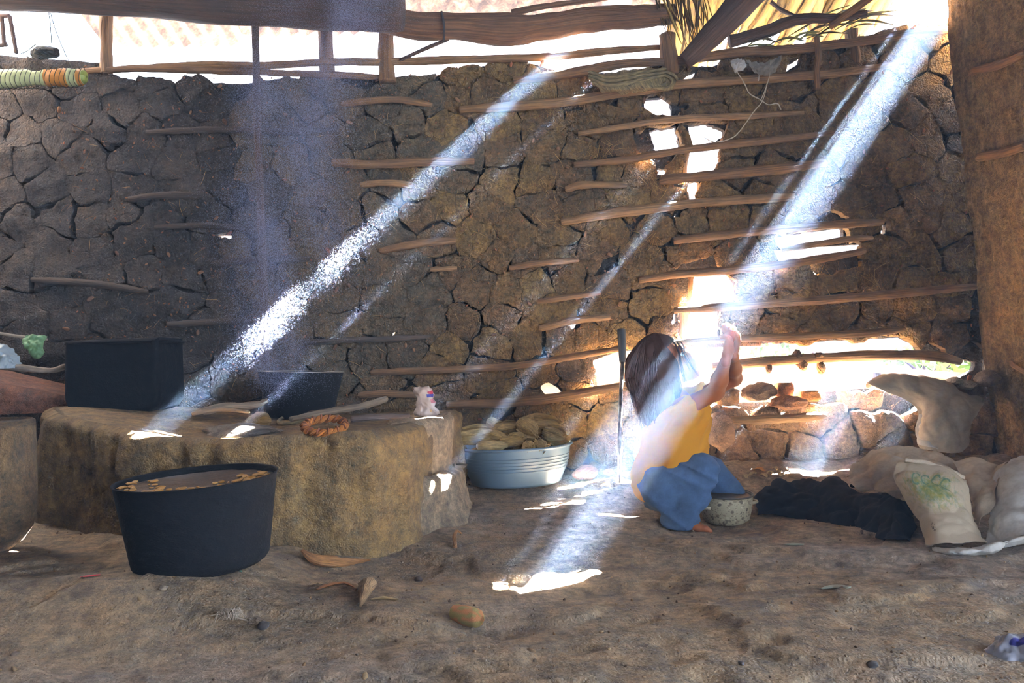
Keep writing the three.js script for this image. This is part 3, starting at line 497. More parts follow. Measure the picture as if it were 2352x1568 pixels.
  for (let i = 0; i < 300; i++) { const x = lerp(0.77, 1.96, (i % 60) / 59) + rr(-0.012, 0.012), d0 = 3.02 + 0.13 * Math.floor(i / 60) + rr(0, 0.1), d1 = Math.min(d0 + rr(0.55, 0.8), x > 1.8 ? 3.76 : x > 1.1 && x < 1.4 ? 4.0 : 9), sk = x > 1.75 ? rr(-0.1, 0.0) : x < 0.95 ? rr(0, 0.12) : rr(-0.12, 0.12); mesh('palm_leaf', under(strip(V3(x, roofY(d0) - 0.01 - 0.02 * Math.floor(i / 60) + rr(-0.01, 0.01), -d0), V3(x + sk, roofY(d1) - 0.02 * Math.floor(i / 60) + rr(-0.02, 0.0), -d1), rr(0.022, 0.036), rr(-0.01, 0.02)), thatch), thatchM[i % 3], thatch); }
  { const rows = [3.0, 3.3, 3.6, 3.77].map((d) => [0.74, 1.0, 1.3, 1.6, 1.97].map((x) => V3(x, roofY(d) + 0.012, -d))); mesh('sun_block_mat', under(patch(rows, { nu: 40, nv: 24, crumple: 0.006, scale: 9, thick: 0.006, ragged: 0.01 }), thatch), mat('#6d5a30', { map: rep(fibreTex, 3), ...two }), thatch); }  // sheet added over the leaves to stop sun leaks and trim the beam
  const fringe = thing('palm_fringe', 'bundle of dry palm fibre hanging beside the rafter at the log\'s end', 'palm fibre', W(1560, 40, 3.36)), fr = [mat('#6d5a3c', two), mat('#a08a52', two), mat('#4b3d28', two)];
  for (let i = 0; i < 46; i++) { const x0 = 1500 + rr(0, 120), x1 = 1520 + (x0 - 1500) * 0.75 + rr(-6, 40), y1 = rr(60, 128) - Math.abs(x0 - 1560) * 0.2; mesh('palm_leaf', under(limb([W(x0, -30 + rr(-10, 10), 3.34), W(lerp(x0, x1, 0.5) + rr(-5, 5), y1 * 0.45, 3.36 + rr(-0.02, 0.02)), W(x1, y1, 3.38 + rr(-0.02, 0.03))], [0.006, 0.009, 0.002], { rad: 4, seg: 8, flat: 0.3 }), fringe), fr[i % 3], fringe); }
  const eaves = thing('palm_leaves', 'pale green palm leaves lying over the wall top right of the rafter', 'palm leaves', W(1830, 96, 3.48)), em = [mat('#5d5a38', two), pmat('#8f9868', { transmission: 0.004, thickness: 0, ...two }), mat('#463c26', two)];
  for (let i = 0; i < 30; i++) { const x = 1690 + rr(0, 260), y = 108 - (x - 1690) * 0.17 + rr(-14, 10), l = rr(50, 130), a = rr(-0.7, 0.05); mesh('palm_leaf', under(limb([W(x, y, 3.47 + rr(-0.03, 0.05)), W(x + l * 0.5, y + l * 0.5 * a - 6, 3.46), W(x + l, y + l * a + 6, 3.48 + rr(-0.03, 0.05))], [0.006, 0.013, 0.003], { rad: 4, seg: 7, flat: 0.25 }), eaves), em[i % 3], eaves); }
}
// ---------------------------------------------------------------- the mud stove and what stands on and before it
const mudStove = [mat('#8d7448', { map: rep(mudTex, 1.6), bumpMap: rep(earthBump, 2.6), bumpScale: 0.010 }), mat('#b5a48c', { map: rep(mudTex, 2.2), bumpMap: rep(earthBump, 3), bumpScale: 0.008 }), mat('#a39680', { map: rep(mudTex, 2.2), bumpMap: rep(earthBump, 3), bumpScale: 0.01 })];
// a hand-built body: an outline on the ground carried up to its own top height, rounded over at the rim
function moulded(outline, topY, { bulge = 0.012, lean = 0.02, round = 0.03, sub = 0.02, grooves = 0, botY = -0.04, nh = 26 } = {}) {
  const P = []; for (let i = 0; i < outline.length; i++) { const a = outline[i], b = outline[(i + 1) % outline.length], n = Math.max(1, Math.round(Math.hypot(b[0] - a[0], b[1] - a[1]) / sub)); for (let k = 0; k < n; k++) P.push([lerp(a[0], b[0], k / n), lerp(a[1], b[1], k / n)]); }
  const cx = P.reduce((s, p) => s + p[0], 0) / P.length, cz = P.reduce((s, p) => s + p[1], 0) / P.length, n = P.length;
  // smooth the corners of the outline
  for (let it = 0; it < 3; it++) { const Q = P.map((p, i) => { const a = P[(i + n - 1) % n], b = P[(i + 1) % n]; return [(a[0] + 2 * p[0] + b[0]) / 4, (a[1] + 2 * p[1] + b[1]) / 4]; }); Q.forEach((q, i) => { P[i] = q; }); }
  const nor = P.map((p, i) => { const a = P[(i + n - 1) % n], b = P[(i + 1) % n], dx = b[0] - a[0], dz = b[1] - a[1], l = Math.hypot(dx, dz) || 1; let nx = dz / l, nz = -dx / l; if (nx * (p[0] - cx) + nz * (p[1] - cz) < 0) { nx = -nx; nz = -nz; } return [nx, nz]; });
  const pos = [], uv = [], idx = []; let len = 0; const arc = P.map((p, i) => { if (i) len += Math.hypot(p[0] - P[i - 1][0], p[1] - P[i - 1][1]); return len; });
  const rings = []; for (let j = 0; j <= nh; j++) rings.push([j / nh, 0]); for (const f of [0.03, 0.08, 0.16, 0.3, 0.46, 0.62, 0.78, 0.92]) rings.push([1, f]);
  for (const [h, f] of rings) P.forEach((p, i) => {
    const T = topY(p[0], p[1]), yy = lerp(botY, T, h), e = Math.max(0, 1 - (T - yy) / round), rim = round * (1 - Math.sqrt(Math.max(0, 1 - e * e)));
    const g = grooves * (noise(arc[i] * 26, yy * 1.2, 5) * 0.7 + noise(arc[i] * 60, yy * 3, 9) * 0.4) * sstep(yy, 0.02, 0.12);
    const k = (f ? -f : 0), o = bulge * 2 * fbm(p[0] * 5, yy * 5, p[1] * 5, 4) + 0.007 * fbm(p[0] * 24, yy * 24, p[1] * 24, 3) + lean * (1 - h) + 0.05 * Math.max(0, 0.08 - yy) * 4 * (0.5 + noise(arc[i] * 7, 1, 1)) - rim + g;
    const x = lerp(p[0], cx, -k) + nor[i][0] * o * (1 - f), z = lerp(p[1], cz, -k) + nor[i][1] * o * (1 - f), y = f ? topY(x, z) + 0.010 * fbm(x * 12, z * 12, 3, 4) * Math.min(1, f * 6) : yy;
    pos.push(x, y, z); uv.push(f ? x : arc[i], f ? z : yy);
  });
  for (let r = 0; r < rings.length - 1; r++) for (let i = 0; i < n; i++) { const a = r * n + i, b = r * n + (i + 1) % n; idx.push(a, a + n, b, b, a + n, b + n); }
  const c = pos.length / 3; pos.push(cx, topY(cx, cz), cz); uv.push(cx, cz); for (let i = 0; i < n; i++) idx.push((rings.length - 1) * n + i, c, (rings.length - 1) * n + (i + 1) % n);
  const g = geoFrom(pos, idx, uv), nn = g.attributes.normal; if (nn.getX(0) * nor[0][0] + nn.getZ(0) * nor[0][1] < 0) { const I = g.index.array; for (let i = 0; i < I.length; i += 3) { const t = I[i]; I[i] = I[i + 1]; I[i + 1] = t; } g.computeVertexNormals(); }
  return g;
}
const ground = (px, py) => { const p = onFloor(px, py); return [p.x, p.z]; };
const stoveTopY = (x, z) => 0.352 + 0.07 * sstep(-x, 0.9, 1.6) + 0.004 * sstep(x, -0.55, -0.25) - 0.02 * Math.exp(-(((x + 0.85) / 0.2) ** 2) - ((z + 2.55) / 0.25) ** 2);
{
  const A = ground(56, 1208), B = ground(905, 1283), C = ground(1046, 1200);
  const back = (p, k) => [p[0] + 0.25 * k, p[1] - k];
  const stove = thing('mud_stove', 'long low cooking stove moulded from yellowish mud with a paler block at its right end', 'stove', V3(-0.9, 0, -2.8));
  const corner = [lerp(A[0], B[0], 0.93), lerp(A[1], B[1], 0.93) - 0.0];
  mesh('body', under(moulded([[A[0] + 0.02, A[1] - 0.06], [A[0] + 0.12, A[1] - 0.01], ground(330, 1224), ground(560, 1238), ground(760, 1266), corner, ground(945, 1246), ground(985, 1206), [-0.20, -3.3], [-1.55, -3.36], [-1.75, -3.1]], stoveTopY, { grooves: 0.026, bulge: 0.02, lean: 0.012, round: 0.035, nh: 34 }), stove), mudStove[0], stove);
  const e0 = W(884, 1090, 2.56), e1 = W(1042, 1075, 2.80), e2 = W(1043, 1000, 3.1);
  mesh('end_block', under(moulded([[e0.x, e0.z], [lerp(e0.x, e1.x, 0.5), lerp(e0.z, e1.z, 0.5) + 0.01], [e1.x - 0.01, e1.z], [e1.x - 0.01, e1.z - 0.3], [e0.x - 0.05, e0.z - 0.4]], () => 0.358, { botY: 0.165, bulge: 0.006, lean: -0.012, round: 0.02, nh: 16 }), stove), mudStove[1], stove);
  const s0 = ground(930, 1236), s1 = ground(1056, 1192);
  mesh('foot_block', under(moulded([s0, [lerp(s0[0], s1[0], 0.6), lerp(s0[1], s1[1], 0.6) + 0.012], s1, [s1[0] + 0.0, s1[1] - 0.35], [s0[0], s0[1] - 0.35]], (x, z) => 0.172 - 0.03 * noise(x * 9, z * 9), { bulge: 0.016, lean: 0.03, round: 0.025, nh: 14 }), stove), mudStove[2], stove);
  // ash on the fire place
  const ash = stoneGeo(0.13, 0.028, 0.10, 31, 5, 0.25); ash.translate(-0.86, stoveTopY(-0.86, -2.62) + 0.008, -2.62); mesh('ash_heap', under(ash, stove), mat('#8f8a84', { map: rep(mudTex, 4), bumpMap: rep(earthBump, 6), bumpScale: 0.015 }), stove);
}
const onStove = (px, py) => { const r = sightline(px, py); r.multiplyScalar(1 / -r.z); for (let d = 2; d < 3.5; d += 0.004) { const p = camera.position.clone().addScaledVector(r, d); if (p.y < stoveTopY(p.x, p.z)) return p.setY(stoveTopY(p.x, p.z)); } return W(px, py, 2.9); };
// open vessel turned on the wheel: outside, rim, inside
function vessel(r0, r1, h, { th = 0.004, rim = 0.008, foot = 0.02, belly = 0, steps = 12, seg = 56 } = {}) {
  const p = [[0.0001, 0.0]]; p.push([r0 - foot, 0]);
  for (let i = 0; i <= 4; i++) { const a = i / 4 * Math.PI / 2; p.push([r0 - foot + foot * Math.sin(a), foot - foot * Math.cos(a)]); }
  for (let i = 1; i <= steps; i++) { const t = i / steps; p.push([lerp(r0, r1, t) + belly * Math.sin(t * Math.PI), lerp(foot, h - rim, t)]); }
  p.push([r1 + rim * 0.7, h - rim * 0.8], [r1 + rim, h - rim * 0.3], [r1 + rim * 0.7, h], [r1, h], [r1 - th, h - rim * 0.5]);
  for (let i = steps; i >= 0; i--) { const t = i / steps; p.push([lerp(r0, r1, t) + belly * Math.sin(t * Math.PI) - th, lerp(foot, h - rim, t) - (i === steps ? th : 0)]); }
  p.push([0.0001, foot]);
  return lathe(p, seg);
}
{
  // big sooty pot on the floor, full of maize dough water with scraps on it
  const f = onFloor(405, 1322), t = thing('cooking_pot', 'wide soot-black cooking pot standing on the floor before the stove, full of brown food', 'cooking pot', f.clone().add(V3(0, 0, -0.155)));
  t.position.y = floorY(t.position.x, t.position.z) - 0.004; t.rotation.set(0.035, 0, 0.03);
  mesh('pot_body', vessel(0.160, 0.187, 0.215, { rim: 0.003, foot: 0.03, th: 0.003 }), soot, t);
  const surf = lathe([[0.0001, 0.202], [0.09, 0.203], [0.15, 0.201], [0.181, 0.199]], 48), p = surf.attributes.position; for (let i = 0; i < p.count; i++) p.setY(i, p.getY(i) + 0.006 * fbm(p.getX(i) * 22, p.getZ(i) * 22, 4, 3)); surf.computeVertexNormals();
  mesh('food', surf, mat('#6a4a26', { map: rep(mudTex, 3), roughness: 0.35, bumpMap: rep(earthBump, 4), bumpScale: 0.01 }), t);
  const bits = []; for (let i = 0; i < 90; i++) { const a = rr(-0.6, 3.4), r = 0.175 * Math.sqrt(rr(0.25, 0.97)), s = rr(0.003, 0.008), g = stoneGeo(s * 1.7, s * 0.6, s, i + 50, 1, 0.2); g.rotateY(rr(0, 6)); g.translate(Math.cos(a) * r, 0.206, Math.sin(a) * r); bits.push(g); }
  stuff(mesh('food_scraps', mergeGeometries(bits), mat('#a5793c', { roughness: 0.5 }), t));
  // pot over the fire
  const q = onStove(668, 965), k = thing('cooking_pot', 'flaring black pot with a thin bright rim on the stove, smoke rising round it', 'cooking pot', V3(q.x, q.y, q.z - 0.13)); k.rotation.z = -0.045;
  const R = 95 * PX(-k.position.z), H = 106 * PX(-k.position.z);
  mesh('pot_body', vessel(R * 0.80, R, H, { rim: 0.003, foot: 0.03 }), soot, k);
  mesh('rim', new THREE.TorusGeometry(R + 0.001, 0.0022, 6, 60).rotateX(Math.PI / 2).translate(0, H, 0), mat('#9a9a98', { metalness: 0.8, roughness: 0.3 }), k);
  // square tin blackened all over
  const b = onStove(262, 940), u = thing('cooking_tin', 'tall soot-black cooking tin with rounded bottom corners at the left end of the stove', 'cooking tin', V3(b.x - 0.02, b.y, b.z - 0.16));
  const d = -u.position.z, w = 96 * PX(d), h = 146 * PX(d), sh = new THREE.Shape(); sh.moveTo(-w + 0.05, 0); sh.lineTo(w - 0.05, 0); sh.quadraticCurveTo(w + 0.004, 0.004, w, 0.06); sh.lineTo(w * 0.985, h); sh.lineTo(-w * 0.97, h * 0.985); sh.lineTo(-w, 0.06); sh.quadraticCurveTo(-w - 0.004, 0.004, -w + 0.05, 0);
  const tin = new THREE.ExtrudeGeometry(sh, { depth: 0.2, bevelEnabled: true, bevelSize: 0.015, bevelThickness: 0.02, bevelSegments: 4 }); tin.translate(0, 0, -0.08); mesh('tin_body', tin, soot, u);
  mesh('rim', limb([[-w, h, 0.13], [w, h, 0.13], [w, h, -0.1], [-w, h, -0.1]], 0.006, { closed: true, rad: 6, seg: 60 }), soot, u);
  mesh('wire_handle', limb([[-w, h * 0.9, 0.03], [-w - 0.012, h * 0.96, 0.03], [-w * 0.4, h + 0.012, 0.1], [w * 0.5, h + 0.01, 0.1], [w + 0.01, h * 0.95, 0.03], [w, h * 0.9, 0.03]], 0.003, { rad: 6, seg: 30 }), soot, u);

  // firewood, stones and bits on the stove
  const st = (label, pts, r, m = darkWood, cat = 'stick', name = 'firewood') => tag(mesh(name, limb(pts.map(([x, y, d]) => (d ? W(x, y, d) : onStove(x, y).add(V3(0, r[0], 0)))), r, { rad: 8, seg: 26, rough: 0.15 }), m), label, cat, name === 'firewood' ? 'firewood on the stove' : undefined);
  st('long burnt stick slanting up from the orange ring to the right of the stove pot', [[668, 962, 2.52], [740, 948, 2.64], [830, 933, 2.76], [886, 916, 2.86]], [0.008, 0.01, 0.011, 0.012], greyWood);
  st('grey burnt stick end pushed under the stove pot at its right', [[712, 952, 2.66], [770, 942, 2.76], [824, 926, 2.86]], [0.012, 0.012, 0.008]);
  st('pale charred branch in the ash left of the stove pot', [[468, 944, 2.62], [520, 934, 2.70], [585, 930, 2.75], [612, 920, 2.80]], [0.012, 0.014, 0.012, 0.009], greyWood);
  st('thin ash-grey twig lying over the ash heap', [[440, 950, 2.58], [500, 940, 2.62], [572, 946, 2.58]], [0.006, 0.007, 0.005], greyWood);
  st('dark stick along the front edge of the stove top, right of the orange ring', [[806, 962, 2.44], [850, 959, 2.46], [900, 956, 2.49], [940, 954, 2.52]], [0.009, 0.01, 0.009, 0.007]);
  const cs = onStove(590, 978), c = stoneGeo(0.046, 0.030, 0.04, 61, 4, 0.16); c.translate(cs.x, cs.y + 0.018, cs.z - 0.02); tag(mesh('stone', c, mat('#a8915f', { map: rep(mudTex, 4), bumpMap: rep(earthBump, 6), bumpScale: 0.01 })), 'yellowish lump of stone on the stove just left of the black pot', 'stone');
  const lp = [[640, 972], [652, 964], [690, 966], [700, 972], [668, 978], [644, 978]].map(([x, y]) => onStove(x, y).add(V3(0, 0.008, 0))); tag(mesh('cord_loop', limb(lp, 0.006, { closed: true, rad: 7, seg: 40, rough: 0.1 }), mat('#8a7f62', { map: rep(fibreTex, 8) })), 'loop of thick pale cord on the stove edge left of the orange ring', 'cord');
  // orange plaited ring hanging over the stove edge
  const rc = W(748, 987, 2.47), ring = thing('plaited_ring', 'orange plaited ring lying on the front edge of the stove', 'pot ring', rc), rm = [mat('#c9803a', { map: rep(fibreTex, 6), bumpMap: rep(woodBump, 6), bumpScale: 0.004 }), mat('#8a4a22', { map: rep(fibreTex, 6) })];
  for (let s = 0; s < 2; s++) { const pts = []; for (let i = 0; i < 40; i++) { const a = i / 40 * Math.PI * 2, w = Math.sin(a * 9 + s * Math.PI); pts.push([Math.cos(a) * (0.064 + 0.005 * w), 0.006 * Math.cos(a * 9 + s * Math.PI), Math.sin(a) * (0.064 + 0.005 * w)]); } mesh('plait', limb(pts, [0.0075, 0.008, 0.0075], { closed: true, rad: 8, seg: 160, rough: 0.08 }), rm[s ? 0 : 0], ring); }
  for (let i = 0; i < 14; i++) { const a = i / 14 * 6.283 + 0.1; mesh('binding', limb([[Math.cos(a) * 0.05, 0.002, Math.sin(a) * 0.05], [Math.cos(a + 0.05) * 0.064, 0.0135, Math.sin(a + 0.05) * 0.064], [Math.cos(a + 0.1) * 0.078, 0.002, Math.sin(a + 0.1) * 0.078]], [0.002, 0.004, 0.002], { rad: 5, seg: 8 }), rm[1], ring); }
  { const q = W(746, 980, 2.43); ring.position.set(q.x, stoveTopY(q.x, q.z) + 0.017, q.z); ring.rotation.set(0.30, 0.3, -0.05); ring.scale.setScalar(0.92); }
  // plastic bag with print
  const cv = document.createElement('canvas'); cv.width = cv.height = 256; const x = cv.getContext('2d'); x.fillStyle = '#e9dcd8'; x.fillRect(0, 0, 256, 256); x.fillStyle = '#c8334a'; x.beginPath(); x.moveTo(120, 20); x.lineTo(220, 50); x.lineTo(210, 74); x.lineTo(130, 50); x.fill(); x.fillStyle = '#3646a8'; x.fillRect(180, 66, 46, 18); x.fillStyle = '#d98a96'; x.fillRect(60, 90, 120, 8); x.fillRect(80, 110, 90, 6); x.fillRect(170, 96, 40, 26);
  const bt = new THREE.CanvasTexture(cv); bt.colorSpace = THREE.SRGBColorSpace;
  const bp = W(976, 958, 2.93), bag = thing('plastic_bag', 'small clear plastic bag with red and blue print on the right end of the stove', 'plastic bag', V3(bp.x, 0.357, bp.z)), bm = pmat('#ffffff', { map: bt, transmission: 0.35, thickness: 0, roughness: 0.4, ...two });
  const ring2 = (y, rx, rz, o) => Array.from({ length: 9 }, (_, i) => { const a = i / 8 * Math.PI * 2 + 2; return [Math.cos(a) * rx + o, y, Math.sin(a) * rz]; });
  mesh('bag', patch([ring2(0.102, 0.026, 0.006, -0.012), ring2(0.085, 0.036, 0.016, -0.004), ring2(0.055, 0.034, 0.022, 0.002), ring2(0.03, 0.036, 0.024, 0.004), ring2(0.01, 0.044, 0.026, 0.004), ring2(0.0, 0.030, 0.018, 0.004)], { nu: 56, nv: 28, crumple: 0.006, scale: 36, thick: 0.0008, uvs: 0 }), bm, bag);
  mesh('contents', stoneGeo(0.036, 0.020, 0.022, 71, 3, 0.15).translate(0.004, 0.018, 0), mat('#d8b78c'), bag);

  // far left: stump-like jar, board with a bag, shelf
  const j = onFloor(4, 1292), jar = thing('water_jar', 'large dusty clay jar cut by the left edge of the picture, rounded at its foot', 'jar', V3(W(-24, 1290, 2.2).x, 0, -2.2)), jd = 2.2; jar.position.y = floorY(jar.position.x, jar.position.z);
  const jr = 98 * PX(jd); mesh('jar_body', lathe([[0.0001, 0], [jr * 0.45, 0.0], [jr * 0.7, 0.02], [jr * 0.9, 0.055], [jr, 0.1], [jr, 0.16], [jr * 0.985, 0.24], [jr * 0.98, 0.325], [jr * 0.97, 0.34], [jr * 0.9, 0.345], [jr * 0.88, 0.325], [jr * 0.88, 0.06], [0.0001, 0.05]], 48), mat('#735b3a', { map: rep(mudTex, 2), bumpMap: rep(earthBump, 3), bumpScale: 0.01 }), jar);
  mesh('contents', lathe([[0.0001, 0.322], [jr * 0.87, 0.32]], 32), mat('#4a3827', { map: rep(mudTex, 3) }), jar);
  const sh0 = W(-20, 838, 3.0), sh1 = W(166, 852, 3.05); tag(mesh('shelf_pole', limb([sh0, W(60, 846, 3.0), W(120, 850, 3.02), W(150, 842, 3.03), sh1], [0.014, 0.013, 0.010, 0.012, 0.016], { rad: 9, seg: 36, rough: 0.15 }), mat('#a39a90', { map: rep(woodTex, 3) })), 'crooked pale shelf pole at the left edge, running behind the square tin', 'pole');
  tag(mesh('wall_rod', limb([W(-10, 764, 3.1), W(40, 772, 3.1), W(110, 780, 3.12), W(130, 800, 3.14)].slice(0, 3), [0.006, 0.006, 0.005], { rad: 7 }), mat('#8d8478')), 'thin pale rod on which the green rag hangs at the left edge', 'rod');
  const ledge = thing('mud_ledge', 'reddish-brown sloping mud ledge at the left end behind the stove', 'ledge', V3(-1.8, 0, -3.2)); const L0 = W(-60, 868, 3.0), L1 = W(168, 912, 3.1);
  mesh('ledge_body', under(moulded([[L0.x - 0.35, L0.z + 0.1], [L1.x + 0.02, L1.z + 0.02], [L1.x + 0.1, L1.z - 0.3], [L0.x - 0.35, L1.z - 0.3]], (xx) => lerp(L0.y, L1.y, clamp((xx - L0.x) / (L1.x - L0.x), -0.5, 1.2)), { botY: 0.40, bulge: 0.012, nh: 14 }), ledge), mat('#7a4f38', { map: rep(mudTex, 2), bumpMap: rep(earthBump, 3), bumpScale: 0.015 }), ledge);
  for (const xx of [-2.1, -1.72]) mesh('support', under(limb([V3(xx, -0.02, -3.26), V3(xx + 0.01, 0.2, -3.26), V3(xx, 0.44, -3.26)], [0.05, 0.045, 0.05], { rad: 10, rough: 0.1 }), ledge), darkWood, ledge);
  const bag2 = W(18, 838, 2.94), b2 = tag(mesh('plastic_bag', patch([[[-0.09, 0, 0.02], [-0.02, 0.075, 0.0], [0.03, 0.045, 0.01], [0.062, 0.002, 0.02]], [[-0.09, 0, 0.05], [-0.02, 0.05, 0.06], [0.03, 0.03, 0.06], [0.058, 0.0, 0.05]], [[-0.09, -0.012, 0.06], [-0.02, -0.012, 0.075], [0.03, -0.012, 0.07], [0.055, -0.012, 0.05]]], { nu: 40, nv: 26, crumple: 0.008, scale: 34, thick: 0.0015 }), pmat('#b9cfe0', { transmission: 0.3, thickness: 0, roughness: 0.35, ...two })), 'crumpled bluish-white plastic bag on the shelf pole at the left edge', 'plastic bag'); b2.position.copy(bag2);
  const rag = W(84, 782, 3.1), rg = tag(mesh('rag', patch([[[-0.042, 0.012, 0], [-0.02, 0.022, 0.01], [0.01, 0.02, 0.012], [0.042, 0.016, 0]], [[-0.044, -0.008, 0.02], [-0.015, -0.012, 0.03], [0.012, -0.014, 0.03], [0.04, 0.0, 0.018]], [[-0.022, -0.03, 0.02], [-0.01, -0.036, 0.03], [0.018, -0.034, 0.03], [0.036, -0.03, 0.02]], [[-0.012, -0.052, 0.01], [0.002, -0.066, 0.016], [0.018, -0.068, 0.016], [0.036, -0.044, 0.01]]], { nu: 30, nv: 30, crumple: 0.007, scale: 40, thick: 0.002 }), pmat('#6f9a72', { roughness: 0.6, sheen: 0.3, ...two })), 'twisted green rag hanging from the thin rod at the left', 'rag'); rg.position.copy(rag);

  // high at the left: net sack on a pole, dark frame, hanging cords and bundle
  const np = W(70, 180, 3.38), net = thing('net_sack', 'yellow-green net sack stuffed with bright packages lying on the wall top at the left', 'sack', np), nr = (x, r) => Array.from({ length: 9 }, (_, i) => { const a = i / 8 * 6.283; return [x, Math.sin(a) * r, Math.cos(a) * r * 0.9]; });
  mesh('sack_body', patch([nr(-0.26, 0.036), nr(-0.18, 0.040), nr(-0.05, 0.036), nr(0.02, 0.03), nr(0.1, 0.034), nr(0.19, 0.036), nr(0.225, 0.024), nr(0.232, 0.006)], { nu: 24, nv: 60, crumple: 0.005, scale: 22, thick: 0.001, uvs: 0 }), (() => { const c2 = document.createElement('canvas'); c2.width = 64; c2.height = 256; const y = c2.getContext('2d'); y.fillStyle = '#c9d8a8'; y.fillRect(0, 0, 64, 256); y.fillStyle = '#c98a3a'; y.fillRect(0, 130, 64, 40); y.fillRect(0, 190, 64, 18); y.fillStyle = '#8a9a4a'; y.fillRect(0, 210, 64, 46); const tt = new THREE.CanvasTexture(c2); tt.colorSpace = THREE.SRGBColorSpace; return mat('#ffffff', { map: tt, roughness: 0.5 }); })(), net);
  const cordM = mat('#3a3a2c'); for (let i = 0; i < 24; i++) { const xx = -0.24 + i * 0.02; mesh('net_cord', limb(Array.from({ length: 10 }, (_, k) => { const a = k / 10 * 6.283; return [xx + 0.006 * Math.sin(a * 2), Math.sin(a) * 0.041, Math.cos(a) * 0.038]; }), 0.0016, { closed: true, rad: 4, seg: 24 }), cordM, net); }
  const fr = thing('hanging_frame', 'small dark wooden frame leaning in the bright gap at the top left corner', 'frame', W(20, 80, 3.45)); [[[-20, 38], [22, 36]], [[22, 36], [38, 122]], [[-20, 108], [16, 102]], [[4, 40], [10, 104]]].forEach((l) => mesh('bar', under(limb(l.map(([a, b]) => W(a, b, 3.45)), 0.009, { rad: 7, seg: 6, rough: 0.1 }), fr), darkWood, fr));
  const bundle = W(104, 122, 3.4), bd = stoneGeo(0.06, 0.032, 0.04, 91, 4, 0.35); tag(mesh('dark_bundle', bd, mat('#3c3a2e', { bumpMap: weaveBump })), 'dark lumpy bundle on the wall top below the hanging cords at the left', 'bundle'); scene.children.at(-1).position.copy(bundle);
  [[[112, 28], [116, 60], [118, 100]], [[116, 30], [128, 70], [152, 128], [168, 160]], [[84, 100], [60, 118], [45, 124]]].forEach((p, i) => tag(mesh('cord', limb(p.map(([a, b]) => W(a, b, 3.36)), 0.0022, { rad: 5, seg: 14 }), cordM), ['thin cord hanging straight down from the beam at the top left', 'long thin cord slanting down to the net sack at the top left', 'short frayed cord left of the dark bundle on the wall top'][i], 'cord'));
}
// ---------------------------------------------------------------- basin of maize, stones and tools by the wall
const huskM = ['#d8c08a', '#cdb47c', '#e2cd9c', '#c2a86c'].map((c) => mat(c, { map: rep(fibreTex, 10, 5), bumpMap: rep(fibreTex, 10, 5), bumpScale: 0.002, roughness: 0.75, ...two }));
const grainM = mat('#d9b878', { roughness: 0.5, bumpMap: rep(weaveBump, 3), bumpScale: 0.002 });
// an ear of maize in its husk: ribbed body, dry end tuft and loose leaf; built along +x from the cut end
function maizeEar(L, R, open) {
  const g = new THREE.Group(), prof = [[0, 0.62], [0.05, 0.82], [0.18, 1], [0.5, 1.02], [0.78, 0.82], [0.93, 0.5], [1, 0.28]], pos = [], idx = [], uv = [], n = 30, m = 26;
  for (let i = 0; i <= m; i++) { const t = i / m; let k = 0; while (k < prof.length - 2 && prof[k + 1][0] < t) k++; const f = sstep(t, prof[k][0], prof[k + 1][0]), r = R * lerp(prof[k][1], prof[k + 1][1], f); for (let j = 0; j <= n; j++) { const a = j / n * Math.PI * 2, rib = 1 + 0.045 * Math.cos(a * 9) + 0.02 * Math.cos(a * 23 + t * 3); pos.push(t * L, Math.cos(a) * r * rib, Math.sin(a) * r * rib); uv.push(a * R, t * L); } }
  for (let i = 0; i < m; i++) for (let j = 0; j < n; j++) { const a = i * (n + 1) + j; idx.push(a, a + 1, a + n + 1, a + 1, a + n + 2, a + n + 1); }
  for (const e of [0, m]) { const c = pos.length / 3; pos.push(e ? L : 0.004, 0, 0); uv.push(0, 0); for (let j = 0; j < n; j++) { const a = e * (n + 1) + j; if (e) idx.push(a, a + 1, c); else idx.push(a, c, a + 1); } }
  mesh('husk', geoFrom(pos, idx, uv), huskM[Math.floor(rnd() * 4)], g);
  if (open) for (let i = 0; i < 4; i++) { const a = i * 1.7 + rnd(); mesh('loose_leaf', limb([[0.1 * L, Math.cos(a) * R * 0.9, Math.sin(a) * R * 0.9], [0.6 * L, Math.cos(a) * R * 1.2, Math.sin(a) * R * 1.2], [0.9 * L, Math.cos(a) * R * 0.9, Math.sin(a) * R * 0.9], [1.04 * L, Math.cos(a + 0.4) * R * 0.7, Math.sin(a + 0.4) * R * 0.8]], [R * 0.5, R * 0.55, R * 0.3, R * 0.06], { rad: 6, seg: 12, flat: 0.14 }), huskM[(i + 1) % 4], g); }
  for (let i = 0; i < 7; i++) { const a = rr(0, 6.28), q = rr(0, 0.5) * R; mesh('tuft', limb([[L * 0.96, Math.cos(a) * q, Math.sin(a) * q], [L * 1.04, Math.cos(a) * q * 1.6, Math.sin(a) * q * 1.6], [L * rr(1.08, 1.16), Math.cos(a) * q * 2.2, Math.sin(a) * q * 2.2]], [R * 0.14, R * 0.1, R * 0.03], { rad: 4, seg: 5, flat: 0.3 }), huskM[i % 4], g); }
  mesh('cut_end', lathe([[0.0001, 0.004], [R * 0.3, 0.005], [R * 0.55, 0]], 16).rotateZ(Math.PI / 2).translate(0.001, 0, 0), mat('#e8d6a8'), g);
  return g;
}
